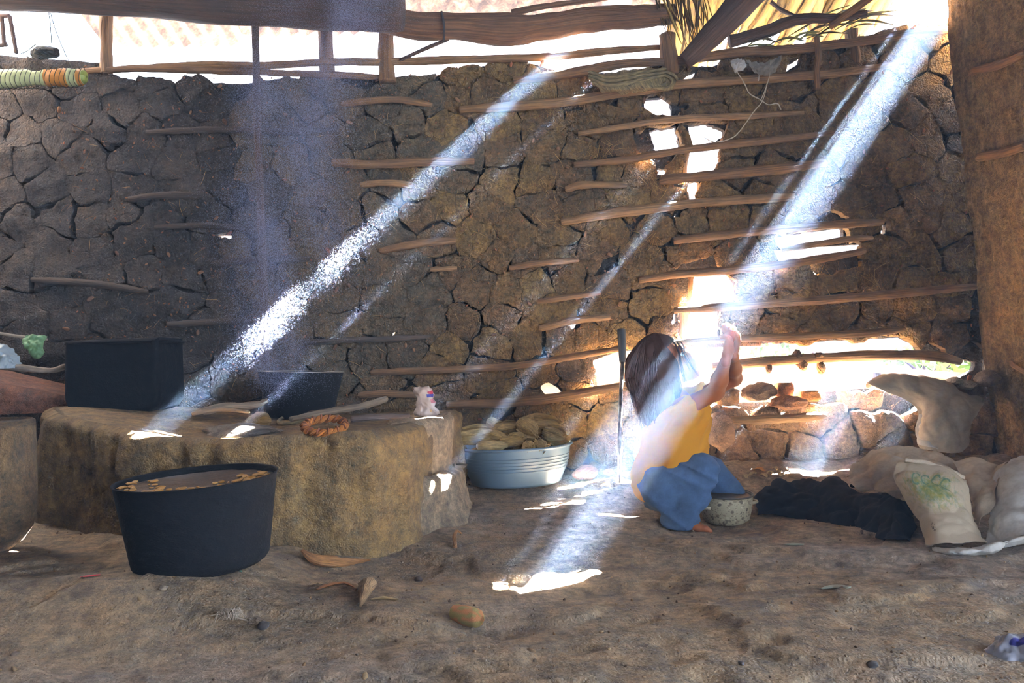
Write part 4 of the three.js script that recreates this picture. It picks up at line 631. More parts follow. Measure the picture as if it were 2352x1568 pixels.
{
  const f = onFloor(1180, 1124), t = thing('basin', 'round blue-grey plastic basin full of husked maize between the stove and the girl', 'basin', f.clone().add(V3(0.012, 0, -0.13)));
  t.position.y = floorY(t.position.x, t.position.z + 0.1) + 0.0; const D = -t.position.z, R = 129 * PX(D), H = 88 * PX(D);
  t.rotation.z = 0.02;
  const bm = pmat('#64809a', { roughness: 0.38, clearcoat: 0.2, clearcoatRoughness: 0.3 });
  mesh('basin_body', vessel(R * 0.82, R * 0.985, H, { rim: 0.006, foot: 0.02, th: 0.003, belly: 0.006, steps: 14, seg: 72 }), bm, t);
  mesh('rim', new THREE.TorusGeometry(R, 0.007, 10, 72).rotateX(Math.PI / 2).scale(1, 0.8, 1).translate(0, H - 0.004, 0), bm, t);
  for (const y of [0.42, 0.5, 0.58, 0.66, 0.74]) mesh('moulded_line', new THREE.TorusGeometry(lerp(R * 0.82, R * 0.985, y) + 0.006 * Math.sin(y * Math.PI) + 0.0006, 0.0014, 5, 72).rotateX(Math.PI / 2).translate(0, H * y, 0), bm, t);
  const bed = []; // maize below the visible ears
  stuff(mesh('maize_bed', (() => { for (let i = 0; i < 26; i++) { const a = i * 2.4, r = R * 0.82 * Math.sqrt((i + 0.5) / 26), g = limb([[-0.05, 0, 0], [0, 0.004, 0], [0.05, 0, 0]], [0.014, 0.022, 0.012], { rad: 8, seg: 8 }); g.rotateY(i * 1.9); g.translate(Math.cos(a) * r * 0.76, H * 0.80 + 0.012 * (1 - r / R), Math.sin(a) * r * 0.76); bed.push(g); } return mergeGeometries(bed); })(), huskM[3], t));
  // each visible ear, placed after the photograph: [px, py, turn about y, tilt, length, radius, how far forward, open, label]
  const ears = [
    [1068, 1006, 0.06, 0.10, 0.13, 0.024, 0.08, 1, 'fat ribbed maize ear lying crosswise at the basin\'s left rim'],
    [1112, 1030, 0.10, -0.02, 0.105, 0.018, 0.155, 0, 'ribbed maize ear with a frayed white end at the front of the basin'],
    [1108, 995, 1.2, 0.7, 0.085, 0.017, -0.05, 0, 'pale maize ear standing nearly upright at the back left of the basin'],
    [1128, 984, -0.7, -0.35, 0.10, 0.020, -0.02, 0, 'pale maize ear leaning down to the right behind the crosswise one'],
    [1122, 1006, -0.5, -0.25, 0.10, 0.019, 0.08, 0, 'maize ear in the left middle of the basin, half buried'],
    [1146, 990, -0.3, 0.1, 0.11, 0.021, 0.0, 1, 'ribbed dark-streaked maize ear in the middle of the heap'],
    [1196, 988, -0.9, -0.35, 0.10, 0.021, 0.08, 1, 'maize ear in the middle with its broken brown tip pointing at the viewer'],
    [1203, 1033, -1.5, 0.05, 0.08, 0.021, 0.16, 0, 'round maize ear end facing out over the front rim, left of two'],
    [1230, 1031, -1.4, 0.08, 0.08, 0.022, 0.15, 1, 'round maize ear end facing out over the front rim, right of two'],
    [1205, 978, 0.25, 0.15, 0.12, 0.022, -0.06, 1, 'long maize ear across the back top of the heap'],
    [1234, 982, 0.0, -0.1, 0.11, 0.026, 0.0, 1, 'pinkish sunlit maize ear on top of the heap at the right'],
    [1258, 1004, -0.6, -0.2, 0.085, 0.022, 0.06, 1, 'torn maize ear at the right of the heap in the sunlight'],
    [1276, 1014, 0.5, 0.1, 0.07, 0.018, 0.04, 1, 'short curled maize ear at the basin\'s right rim'],
    [1180, 1012, 0.4, 0.0, 0.10, 0.02, 0.08, 0, 'brownish maize ear lying low in the middle of the basin'],
    [1160, 1020, -0.2, 0.05, 0.09, 0.018, 0.12, 0, 'maize ear between the front ribbed one and the round ends'],
  ];
  ears.forEach(([px, py, ry, rz, L, r, fwd, op, label]) => {
    const e = maizeEar(L * 1.12, r * 1.2, op), p = W(px, py - 6, D - fwd); e.name = numbered('maize_ear'); scene.add(e); tag(e, label, 'maize', 'ears of maize in the basin');
    e.rotation.order = 'YZX'; e.rotation.set(rr(0, 6), ry, rz); const h = V3(L / 2, 0, 0).applyEuler(e.rotation); e.position.copy(p).sub(h).add(V3(L * 0.25, 0, 0));
  });

  // stones and husk ball on the floor right of the basin
  const rs = (label, px, py, w, h, sd, c, dz = 0) => { const p = onFloor(px, py), d = -p.z, g = stoneGeo(w * PX(d), h * PX(d), w * PX(d) * 0.8, sd, 4, 0.12); const o = tag(mesh('stone', g, mat(c, { map: rep(mudTex, 3), bumpMap: rep(earthBump, 6), bumpScale: 0.008 })), label, 'stone', undefined); o.position.set(p.x, p.y + h * PX(d) * 0.75, p.z + dz); return o; };
  rs('pinkish rounded stone on the floor right of the basin', 1345, 1100, 33, 19, 3, '#c09a84');
  rs('small brown pebble behind the white husk ball beside the rod', 1400, 1092, 14, 10, 7, '#a8886a');
  const hb = onFloor(1406, 1122), ball = thing('husk_ball', 'small white ball of maize husk on the sunlit floor left of the girl', 'husk', hb.add(V3(0, 0.019, 0)));
  mesh('core', stoneGeo(0.020, 0.019, 0.019, 17, 4, 0.2), mat('#e9dcc4', { map: rep(fibreTex, 6) }), ball);
  for (let i = 0; i < 9; i++) { const a = i * 0.7; mesh('leaf', limb([[-0.008, Math.cos(a) * 0.018, Math.sin(a) * 0.018], [0.008, Math.cos(a) * 0.0225, Math.sin(a) * 0.0225], [0.02, Math.cos(a) * 0.015, Math.sin(a) * 0.015]], [0.004, 0.008, 0.002], { rad: 5, seg: 8, flat: 0.2 }), huskM[2], ball); }
  // iron bar with black grip leaning on the wall
  const b0 = onFloor(1424, 1112).add(V3(0, 0, -0.02)), bar = thing('iron_bar', 'thin upright iron bar with a black grip leaning on the wall left of the girl', 'bar', b0);
  const k0 = W(1430, 832, 3.32), k1 = W(1427, 757, 3.36), kk = W(1424, 960, 3.22);
  mesh('shaft', under(limb([b0, kk, k0], [0.0075, 0.0075, 0.0085], { rad: 10, seg: 20 }), bar), mat('#9a9d9c', { metalness: 0.75, roughness: 0.4, map: rep(sootTex, 1) }), bar);
  mesh('grip', under(limb([k0, W(1429, 795, 3.34), k1], [0.0135, 0.0165, 0.017], { rad: 12, seg: 10 }), bar), mat('#23282a', { roughness: 0.5 }), bar);

  // small dented enamel pot before the girl
  const sp = onFloor(1682, 1212), e = thing('enamel_pot', 'small dented pale enamel pot with chipped black rim on the floor at the girl\'s feet', 'pot', sp.clone().add(V3(0, 0, -0.08))); e.position.y = floorY(e.position.x, e.position.z) + 0.001; e.rotation.set(0.06, 0.4, -0.02);
  const d = -e.position.z, er = 62 * PX(d), eh = 66 * PX(d);
  const cv = document.createElement('canvas'); cv.width = cv.height = 512; const x = cv.getContext('2d'); x.fillStyle = '#a19d86'; x.fillRect(0, 0, 512, 512);
  for (let i = 0; i < 5000; i++) { const w = rr(0.6, 5) * rnd() * rnd() * 2; x.fillStyle = ['#2a2621', '#453d30', '#5e5440', '#7a705a', '#c8c4b0'][Math.floor(rnd() * 5)]; x.globalAlpha = rr(0.25, 0.8); x.beginPath(); x.ellipse(rr(0, 512), rr(0, 512), w, w * rr(0.8, 2.6), rr(-0.3, 0.3), 0, 7); x.fill(); } x.globalAlpha = 1;
  const et = new THREE.CanvasTexture(cv); et.colorSpace = THREE.SRGBColorSpace; et.wrapS = et.wrapT = THREE.RepeatWrapping; const em = mat('#ffffff', { map: et, roughness: 0.45 });
  mesh('pot_body', vessel(er * 0.86, er * 0.95, eh, { rim: 0.004, foot: 0.022, belly: 0.003 }), em, e);
  mesh('rim', new THREE.TorusGeometry(er * 0.97, 0.0035, 7, 48).rotateX(Math.PI / 2).translate(0, eh - 0.001, 0), mat('#3a352d', { roughness: 0.5 }), e);
  mesh('lid', lathe([[0.0001, eh - 0.003], [er * 0.4, eh - 0.006], [er * 0.75, eh - 0.009], [er * 0.93, eh - 0.006], [er * 0.94, eh - 0.010]], 40), mat('#57503f', { map: et, roughness: 0.5 }), e);
  for (const s of [-1, 1]) mesh('handle', limb([[s * er * 0.92, eh * 0.62, 0.028], [s * er * 1.2, eh * 0.64, 0.024], [s * er * 1.28, eh * 0.65, 0], [s * er * 1.2, eh * 0.64, -0.024], [s * er * 0.92, eh * 0.62, -0.028]], 0.005, { rad: 8, seg: 20 }), em, e);

  // white husk scraps behind the pot
  const scraps = [[1710, 1094], [1728, 1088], [1742, 1078], [1752, 1092], [1768, 1086], [1778, 1076], [1790, 1090], [1806, 1084]];
  scraps.forEach(([px, py], i) => { const p = onFloor(px, py + 4), a = rr(0, 3), l = rr(0.016, 0.03), o = tag(mesh('husk_scrap', limb([[-l, 0.004, 0], [0, 0.012, 0.006], [l, 0.003, 0.002]], [0.004, l * 0.55, 0.003], { rad: 6, seg: 8, flat: 0.25 }), i === 2 ? mat('#a8763c', { ...two }) : huskM[2]), ['white husk scrap nearest the girl\'s knee on the dark soil', 'white husk scrap second from the girl\'s knee', 'brown curled leaf on top of the husk scraps', 'white husk scrap in front of the brown curled leaf', 'white husk scrap in the middle of the scraps', 'white husk scrap behind the middle of the scraps', 'white husk scrap second from the right of the scraps', 'white husk scrap farthest right on the dark soil'][i], 'husk', 'husk scraps behind the pot'); o.position.copy(p).add(V3(0, 0.001, 0)); o.rotation.y = a; });

  // stones on the rubble footing in the low gap
  const ws = [
    ['big tan stone on the wall footing just right of the girl\'s elbow', 1668, 908, 40, 26, 3.42, '#c09468'], ['dark-sided long stone on the footing under the low gap', 1742, 900, 42, 24, 3.44, '#8d7866'], ['small square brick end standing on the footing', 1800, 894, 18, 17, 3.46, '#b07a56', 1],
    ['flat brown brick piece lying on the footing', 1856, 908, 24, 14, 3.46, '#a87e52', 1], ['low reddish stone in front of the square brick end', 1812, 924, 44, 17, 3.38, '#b58564'], ['pale round stone in the footing behind the girl\'s back hip', 1652, 990, 34, 46, 3.36, '#cda98c'], ['grey stone at the far right end of the low gap', 2268, 868, 26, 20, 3.36, '#a89684'],
    ['small white stone on the wall top right of the grey sack', 2222, 884, 16, 11, 3.4, '#d8d0c4'], ['white pebble between the sack and the right wall', 2190, 874, 12, 9, 3.42, '#d8d0c4'],
  ];
  ws.forEach(([label, px, py, w, h, dd, c, sq], i) => { const p = W(px, py, dd), k = PX(dd), g = sq ? (() => { const b = stoneGeo(w * k, h * k, 0.04, 3 + i, 3, 0.03), q = b.attributes.position; for (let j = 0; j < q.count; j++) { const X = q.getX(j) / (w * k), Y = q.getY(j) / (h * k), Z = q.getZ(j) / 0.04, f = 1 / Math.max(Math.abs(X), Math.abs(Y), Math.abs(Z), 0.3) * 0.95; q.setXYZ(j, X * f * w * k, Y * f * h * k, Z * f * 0.04); } b.computeVertexNormals(); return b; })() : stoneGeo(w * k, h * k, 0.06, 20 + i, 4, 0.3); tag(mesh(sq ? 'brick' : 'stone', g, mat(c, { map: rep(mudTex, 3), bumpMap: rep(earthBump, 5), bumpScale: 0.01 })), label, sq ? 'brick' : 'stone').position.copy(p); });

  // rolled cloth stuffed between the laths, feather-grey cobweb and strings
  const cl = W(1450, 188, 3.42), roll = thing('rolled_cloth', 'dirty grey-green cloth rolled up and stuffed between two poles near the wall top', 'cloth', cl), cm = mat('#9a9070', { map: rep(fibreTex, 4), bumpMap: rep(weaveBump, 4), bumpScale: 0.002, ...two });
  const w3 = (x, y, d) => W(x, y, d).sub(cl);
  mesh('fold', patch([[w3(1352, 178, 3.42), w3(1400, 168, 3.44), w3(1480, 158, 3.44), w3(1540, 160, 3.44)], [w3(1356, 186, 3.38), w3(1410, 192, 3.37), w3(1470, 178, 3.37), w3(1552, 176, 3.39)], [w3(1372, 200, 3.37), w3(1420, 206, 3.36), w3(1490, 202, 3.36), w3(1550, 198, 3.38)], [w3(1386, 212, 3.40), w3(1430, 212, 3.4), w3(1500, 208, 3.4), w3(1540, 204, 3.42)]], { nu: 50, nv: 34, crumple: 0.008, scale: 22, thick: 0.004 }), cm, roll);
  for (const [y, b] of [[178, 196], [172, 186], [164, 178]]) mesh('hem', limb([w3(1352, y, 3.375), w3(1400, b, 3.36), w3(1460, b - 10, 3.355), w3(1530, y - 6, 3.37)], [0.006, 0.009, 0.009, 0.006], { rad: 8, seg: 26 }), cm, roll);
  mesh('rolled_end', limb(Array.from({ length: 26 }, (_, i) => { const a = i * 0.5, r = 8 + i * 0.9; return w3(1520 + Math.cos(a) * r * 1.2, 186 + Math.sin(a) * r * 0.75, 3.37); }), [0.004, 0.006, 0.006], { rad: 7, seg: 80 }), cm, roll);
  const sm = mat('#b8aea0'), str = [
    ['pale string hanging in a long loop from the pole at the upper right', [[1762, 190], [1752, 230], [1730, 258], [1700, 300], [1678, 318], [1640, 326], [1612, 312]]],
    ['crooked pale string crossing the long loop at the upper right', [[1690, 160], [1710, 192], [1722, 215], [1745, 228], [1764, 240], [1786, 238], [1794, 252]]],
    ['twisted short string hanging from the cobweb at the upper right', [[1770, 140], [1768, 170], [1758, 205], [1746, 232]]],
    ['short frayed thread end left of the twisted string', [[1744, 172], [1742, 186]]],
  ];
  str.forEach(([label, p]) => tag(mesh('string', limb(p.map(([a, b]) => W(a, b, 3.40)), 0.0022, { rad: 5, seg: p.length * 6, rough: 0.3 }), sm), label, 'string'));
  const wb = W(1752, 152, 3.42), web = tag(mesh('cobweb', patch([[[-0.07, 0.03, 0], [0, 0.01, 0.01], [0.08, 0.045, 0]], [[-0.06, -0.005, 0.02], [0, -0.025, 0.03], [0.07, 0.01, 0.02]], [[-0.04, -0.03, 0.01], [0.01, -0.045, 0.015], [0.05, -0.03, 0.01]]], { nu: 40, nv: 30, crumple: 0.008, scale: 50, thick: 0.0015 }), pmat('#9a948a', { transmission: 0.4, thickness: 0, ...two })), 'dusty grey cobweb hanging between the poles at the upper right', 'cobweb'); web.position.copy(wb);
  const pb = W(1694, 152, 3.4), pc = tag(mesh('plastic_scrap', patch([[[-0.03, 0.024, 0], [0, 0.03, 0.012], [0.03, 0.018, 0]], [[-0.028, 0, 0.01], [0, 0, 0.03], [0.034, 0.004, 0.01]], [[-0.012, -0.028, 0], [0.004, -0.024, 0.012], [0.022, -0.02, 0]]], { nu: 24, nv: 24, crumple: 0.006, scale: 60, thick: 0.001 }), mat('#b9bcc0', { roughness: 0.4, ...two })), 'crumpled grey plastic scrap caught beside the cobweb', 'plastic'); pc.position.copy(pb);
}
// ---------------------------------------------------------------- sacks and cloth at the right
{
  const cv = document.createElement('canvas'); cv.width = cv.height = 512; const x = cv.getContext('2d'); x.fillStyle = '#d4cfc4'; x.fillRect(0, 0, 512, 512);
  x.strokeStyle = 'rgba(150,140,120,0.35)'; for (let i = 0; i < 512; i += 6) { x.beginPath(); x.moveTo(i, 0); x.lineTo(i, 512); x.moveTo(0, i); x.lineTo(512, i); x.stroke(); }
  for (let i = 0; i < 900; i++) { x.fillStyle = rnd() < 0.5 ? 'rgba(150,150,50,0.14)' : 'rgba(70,130,110,0.14)'; const g = rnd() + rnd() + rnd() - 1.5, h = rnd() + rnd() + rnd() - 1.5; x.beginPath(); x.ellipse(250 + g * 150, 160 + h * 80 + (rnd() < 0.5 ? 40 : 0), rr(4, 20), rr(3, 10), rr(0, 3), 0, 7); x.fill(); }
  x.strokeStyle = 'rgba(60,120,110,0.55)'; x.lineWidth = 9; for (const [a, b] of [[180, 130], [240, 125], [300, 128], [350, 150]]) { x.beginPath(); x.ellipse(a, b, 24, 36, 0.4, 0.6, 5.4); x.stroke(); }
  x.fillStyle = 'rgba(40,40,40,0.7)'; for (let i = 0; i < 24; i++) x.fillRect(150 + rr(-14, 14), 400 + rr(-26, 26), rr(2, 6), rr(2, 8));
  const st = new THREE.CanvasTexture(cv); st.colorSpace = THREE.SRGBColorSpace;
  const printed = mat('#f4efe4', { map: st, bumpMap: rep(weaveBump, 2.5), bumpScale: 0.0008, roughness: 0.75, ...two }), plain = mat('#ded8cc', { map: rep(clothTex, 3), bumpMap: rep(weaveBump, 5), bumpScale: 0.0007, roughness: 0.75, ...two }), bluish = mat('#d5dee6', { map: rep(clothTex, 3), bumpMap: rep(weaveBump, 5), bumpScale: 0.0007, roughness: 0.7, ...two }), grey = mat('#b5b0a6', { map: rep(clothTex, 3), bumpMap: rep(weaveBump, 5), bumpScale: 0.0007, roughness: 0.75, ...two });
  const R = (...p) => p.map(([a, b, d]) => W(a, b, d));
  // white woven sack in a heap: back hump, printed front flap, inner side and lower edge
  const o = onFloor(2160, 1200), sack = thing('woven_sack', 'big crumpled white woven sack with faded green print on the floor at the right', 'sack', o);
  mesh('back_hump', under(patch([R([1962, 1062, 2.78], [2010, 1036, 2.82], [2090, 1030, 2.84], [2150, 1044, 2.82], [2200, 1066, 2.8]), R([1952, 1090, 2.70], [2015, 1064, 2.68], [2080, 1056, 2.66], [2150, 1060, 2.66], [2215, 1090, 2.66]), R([1960, 1115, 2.62], [2020, 1100, 2.58], [2085, 1092, 2.55], [2150, 1100, 2.55], [2210, 1130, 2.55]), R([1985, 1130, 2.60], [2030, 1128, 2.52], [2090, 1150, 2.48], [2150, 1170, 2.46], [2200, 1190, 2.46])], { nu: 70, nv: 60, crumple: 0.017, scale: 7, thick: 0.003 }), sack), plain, sack);
  mesh('printed_flap', under(patch([R([2064, 1056, 2.50], [2110, 1064, 2.47], [2170, 1078, 2.45], [2220, 1102, 2.46]), R([2052, 1100, 2.42], [2100, 1098, 2.37], [2165, 1106, 2.35], [2226, 1130, 2.38]), R([2084, 1160, 2.36], [2125, 1156, 2.30], [2185, 1158, 2.28], [2232, 1180, 2.32]), R([2120, 1215, 2.28], [2150, 1205, 2.22], [2205, 1210, 2.20], [2254, 1232, 2.24]), R([2135, 1258, 2.20], [2165, 1250, 2.16], [2215, 1246, 2.15], [2266, 1252, 2.17])], { nu: 60, nv: 70, crumple: 0.012, scale: 8, thick: 0.003, uvs: 0 }), sack), printed, sack);
  mesh('seam', under(limb([W(2078, 1056, 2.47), W(2125, 1062, 2.45), W(2180, 1080, 2.43), W(2214, 1098, 2.43)], 0.006, { rad: 7, seg: 50, rough: 0.4 }), sack), plain, sack);
  mesh('right_fold', under(patch([R([2190, 1060, 2.62], [2240, 1050, 2.60], [2290, 1066, 2.56], [2330, 1060, 2.54]), R([2212, 1104, 2.50], [2250, 1094, 2.46], [2284, 1096, 2.44], [2300, 1080, 2.44]), R([2226, 1150, 2.42], [2255, 1140, 2.38], [2280, 1130, 2.38], [2286, 1110, 2.40]), R([2250, 1205, 2.32], [2258, 1190, 2.32], [2276, 1180, 2.32], [2286, 1160, 2.34])], { nu: 44, nv: 54, crumple: 0.013, scale: 8, thick: 0.003 }), sack), plain, sack);
  mesh('inner_side', under(patch([R([2282, 1100, 2.46], [2320, 1052, 2.50], [2370, 1046, 2.46], [2430, 1060, 2.4]), R([2284, 1130, 2.40], [2320, 1110, 2.36], [2375, 1100, 2.32], [2430, 1110, 2.3]), R([2270, 1190, 2.30], [2310, 1170, 2.26], [2370, 1160, 2.24], [2430, 1170, 2.22]), R([2264, 1248, 2.19], [2310, 1240, 2.16], [2360, 1222, 2.14], [2430, 1216, 2.14])], { nu: 50, nv: 60, crumple: 0.016, scale: 7, thick: 0.003 }), sack), bluish, sack);
  mesh('lower_edge', under(patch([R([2140, 1256, 2.19], [2180, 1262, 2.13], [2250, 1258, 2.12], [2310, 1244, 2.12], [2430, 1210, 2.12]), R([2146, 1268, 2.16], [2190, 1268, 2.09], [2260, 1262, 2.08], [2330, 1240, 2.09], [2430, 1214, 2.1]), R([2160, 1280, 2.15], [2200, 1278, 2.12], [2270, 1268, 2.12], [2340, 1246, 2.13], [2430, 1222, 2.14])], { nu: 70, nv: 18, crumple: 0.007, scale: 14, thick: 0.004 }), sack), bluish, sack);
  // grey sack hung over the footing
  const g0 = W(2120, 950, 3.28), gs = thing('grey_sack', 'empty grey woven sack draped over the rubble footing at the right, its top edge sunlit', 'sack', g0);
  mesh('drape', under(patch([R([1985, 890, 3.46], [2040, 868, 3.5], [2110, 862, 3.5], [2180, 878, 3.5], [2240, 905, 3.48]), R([1998, 888, 3.37], [2050, 872, 3.36], [2115, 866, 3.36], [2190, 886, 3.36], [2256, 925, 3.36]), R([2096, 930, 3.30], [2120, 915, 3.28], [2165, 915, 3.27], [2215, 930, 3.27], [2246, 945, 3.3]), R([2110, 985, 3.28], [2130, 980, 3.22], [2170, 980, 3.20], [2210, 985, 3.22], [2236, 985, 3.28]), R([2116, 1030, 3.26], [2140, 1034, 3.20], [2176, 1040, 3.19], [2205, 1038, 3.20], [2222, 1020, 3.26])], { nu: 64, nv: 64, crumple: 0.017, scale: 7, thick: 0.003 }), gs), grey, gs);
  mesh('hanging_corner', under(patch([R([2112, 950, 3.29], [2124, 955, 3.27], [2132, 965, 3.26]), R([2104, 985, 3.27], [2120, 990, 3.24], [2135, 1000, 3.23]), R([2108, 1020, 3.25], [2130, 1026, 3.2], [2160, 1034, 3.19])], { nu: 24, nv: 30, crumple: 0.007, scale: 16, thick: 0.003 }), gs), bluish, gs);
  // black cloth
  const bo = onFloor(1930, 1180), bl = thing('black_cloth', 'long crumpled black cloth lying on the floor between the enamel pot and the white sack', 'cloth', bo), bm = pmat('#09080b', { specularIntensity: 0.25, bumpMap: rep(weaveBump, 8), bumpScale: 0.001, ...two });
  const F = (px, py, up) => { const p = onFloor(px, py); p.y += up; return p; };
  mesh('left_heap', under(patch([[F(1738, 1158, 0.0), F(1790, 1140, 0.01), F(1860, 1135, 0.01), F(1930, 1150, 0.0), F(1990, 1160, 0)], [F(1737, 1165, 0.02), F(1790, 1158, 0.085), F(1860, 1160, 0.075), F(1930, 1165, 0.085), F(2000, 1180, 0.03)], [F(1739, 1178, 0.018), F(1800, 1178, 0.07), F(1860, 1186, 0.06), F(1930, 1192, 0.05), F(2000, 1206, 0.03)], [F(1740, 1184, 0.0), F(1800, 1188, 0.0), F(1862, 1194, 0.0), F(1930, 1206, 0.0), F(1990, 1222, 0.0)]], { nu: 80, nv: 44, crumple: 0.022, scale: 8, thick: 0.003 }), bl), bm, bl);
  mesh('right_heap', under(patch([[F(1930, 1150, 0.01), F(1990, 1150, 0.02), F(2050, 1155, 0.02), F(2100, 1176, 0.0)], [F(1930, 1180, 0.05), F(1990, 1184, 0.06), F(2050, 1190, 0.085), F(2104, 1204, 0.03)], [F(1950, 1205, 0.04), F(2000, 1216, 0.05), F(2060, 1222, 0.07), F(2102, 1228, 0.02)], [F(1960, 1214, 0.0), F(2010, 1234, 0.0), F(2062, 1246, 0.0), F(2090, 1243, 0.0)]], { nu: 60, nv: 54, crumple: 0.022, scale: 8, thick: 0.003 }), bl), bm, bl);
  mesh('collar', under(limb([F(1960, 1170, 0.08), F(2010, 1150, 0.09), F(2050, 1150, 0.1), F(2078, 1170, 0.09), F(2080, 1200, 0.07)], [0.01, 0.016, 0.018, 0.014, 0.01], { rad: 8, seg: 40, flat: 0.6, rough: 0.2 }), bl), bm, bl);
}
// ---------------------------------------------------------------- litter on the floor in front
{
  const on = (px, py) => onFloor(px, py), leaf = (name, label, cat, pts, radii, m, lift = 0.006, group) => { const P = pts.map(([a, b, u]) => { const p = on(a, b); p.y += lift + (u || 0); return p; }); return tag(mesh(name, limb(P, radii, { rad: 10, seg: 26, flat: name === 'dry_husk' ? 0.75 : 0.3, rough: 0.12 }), m), label, cat, group); };
  const dry = mat('#cf9a66', { map: rep(fibreTex, 9, 4), bumpMap: rep(fibreTex, 9, 4), bumpScale: 0.003, roughness: 0.8, ...two }), dry2 = mat('#c9ab86', { map: rep(fibreTex, 9, 4), bumpMap: rep(fibreTex, 9, 4), bumpScale: 0.003, roughness: 0.8, ...two });
  leaf('dry_husk', 'long orange-brown dry maize husk lying in front of the stove', 'husk', [[694, 1284, 0.018], [720, 1298, 0.012], [765, 1302, 0.008], [805, 1298, 0.004], [850, 1290]], [0.006, 0.018, 0.020, 0.012, 0.003], dry);
  leaf('dry_husk', 'pinkish spoon-shaped dry husk standing in the middle foreground', 'husk', [[846, 1346, 0.006], [845, 1356, 0.008], [838, 1370, 0.006], [828, 1398]], [0.014, 0.022, 0.016, 0.003], dry2);
  leaf('dry_husk', 'small curled husk strip on the floor right of the stove', 'husk', [[1046, 1260], [1044, 1245, 0.01], [1050, 1234, 0.014], [1060, 1232, 0.004]], [0.006, 0.006, 0.004, 0.003], dry);
  leaf('dry_leaf', 'thin brown dry leaf half buried in the earth below the long husk', 'leaf', [[728, 1356], [752, 1346], [790, 1340], [812, 1350]], [0.004, 0.010, 0.008, 0.002], mat('#8a5c34'), 0.003);
  leaf('husk_shred', 'pale shredded husk lying right of the spoon-shaped one', 'husk', [[852, 1380], [880, 1376], [915, 1380]], [0.003, 0.008, 0.003], huskM[2], 0.004);
  leaf('grey_leaf', 'flat grey-green leaf lying on the bare floor at the right', 'leaf', [[1886, 1354], [1918, 1350], [1950, 1352]], [0.003, 0.013, 0.006], mat('#8d978c', { roughness: 0.6 }), 0.003);
  leaf('grey_leaf', 'small grey-green leaf nearer the black cloth', 'leaf', [[1802, 1252], [1822, 1252], [1846, 1252]], [0.003, 0.010, 0.005], mat('#7f8a78', { roughness: 0.6 }), 0.003);
  leaf('red_scrap', 'red scrap of plastic on the dark floor left of the cooking pot', 'scrap', [[185, 1327], [205, 1325], [230, 1322]], [0.003, 0.006, 0.004], mat('#b8323a', { roughness: 0.5 }), 0.003);
  leaf('green_scrap', 'greenish plastic scrap at the right foot of the cooking pot', 'scrap', [[520, 1316], [535, 1314, 0.006], [556, 1316]], [0.006, 0.012, 0.005], mat('#4a6a5a', { roughness: 0.5 }), 0.004);
  // cob
  const cp = on(1074, 1436), cob = thing('maize_cob', 'single half-shelled maize cob lying in a hollow in the foreground', 'maize', cp.clone().add(V3(0, 0.020, 0)));
  const cg = limb([[-0.042, 0, 0], [-0.036, 0, 0], [0, 0, 0], [0.03, 0, 0], [0.042, 0, 0]], [0.007, 0.017, 0.0205, 0.018, 0.007], { rad: 20, seg: 24, rough: 0.03 }), q = cg.attributes.position, cc = [], C = new THREE.Color(), Ca = new THREE.Color('#d08f5c'), Cb = new THREE.Color('#a89a5e');
  for (let i = 0; i < q.count; i++) { const xx = q.getX(i), a = Math.atan2(q.getZ(i), q.getY(i)), b = 1 + 0.05 * Math.cos(a * 10) * Math.cos(xx * 900); q.setY(i, q.getY(i) * b); q.setZ(i, q.getZ(i) * b); C.copy(noise(xx * 40, a * 1.5, 3) > 0 ? Ca : Cb); cc.push(C.r, C.g, C.b); }
  cg.setAttribute('color', new THREE.Float32BufferAttribute(cc, 3)); cg.computeVertexNormals(); mesh('cob', cg, mat('#ffffff', { vertexColors: true, bumpMap: rep(weaveBump, 6), bumpScale: 0.003, roughness: 0.7 }), cob); cob.rotation.set(0, -0.75, 0.0);
  const pit = (label, px, py, w, c, name = 'lump') => { const p = on(px, py), k = w * PX(-p.z); const o = tag(mesh(name, stoneGeo(k, k * 0.7, k, px, 3, 0.25), mat(c, { map: rep(mudTex, 4) })), label, name === 'lump' ? 'lump' : 'pebble'); o.position.copy(p).add(V3(0, k * 0.4, 0)); };
  pit('small dark clod on the floor above the cob', 962, 1334, 10, '#4a3626'); pit('dark clod in the foreground left of the cob', 606, 1442, 15, '#3a2d22'); pit('whitish pebble on the floor in front of the cooking pot', 376, 1354, 11, '#b8ab96', 'pebble'); pit('dark clod low in the foreground at the right', 2005, 1532, 13, '#3f362e'); pit('small dark clod near the bottom edge right of the middle', 1702, 1526, 8, '#3f342a');
  // tuft of white fluff
  const fp = on(525, 1425), fl = thing('fluff_tuft', 'small tuft of whitish feather fluff on the floor in the left foreground', 'feather', fp), fm = mat('#a79d90', two), hairs = [];
  for (let i = 0; i < 190; i++) { const a = rr(0, 6.28), r = rr(0.006, 0.022), bx = rr(-0.015, 0.015); hairs.push(limb([[bx, 0.002, 0], [bx + Math.cos(a) * r * 0.6, 0.012 + rr(0, 0.012), Math.sin(a) * r * 0.6], [bx + Math.cos(a) * r * 1.2, rr(0.002, 0.02), Math.sin(a) * r]], [0.0009, 0.0012, 0.0004], { rad: 4, seg: 5 })); }
  stuff(mesh('fluff', mergeGeometries(hairs), fm, fl)); mesh('quill', limb([[-0.02, 0.004, 0.0], [0.01, 0.008, 0.004], [0.04, 0.003, 0.01]], 0.0016, { rad: 5 }), fm, fl);
  // clear bag with a dark blue print at the right edge
  const bp = on(2345, 1510), cvs = document.createElement('canvas'); cvs.width = cvs.height = 128; const z = cvs.getContext('2d'); z.fillStyle = '#aeb8cc'; z.fillRect(0, 0, 128, 128); z.fillStyle = '#2a2f86'; z.beginPath(); z.ellipse(70, 84, 34, 13, 0.2, 0, 7); z.fill();
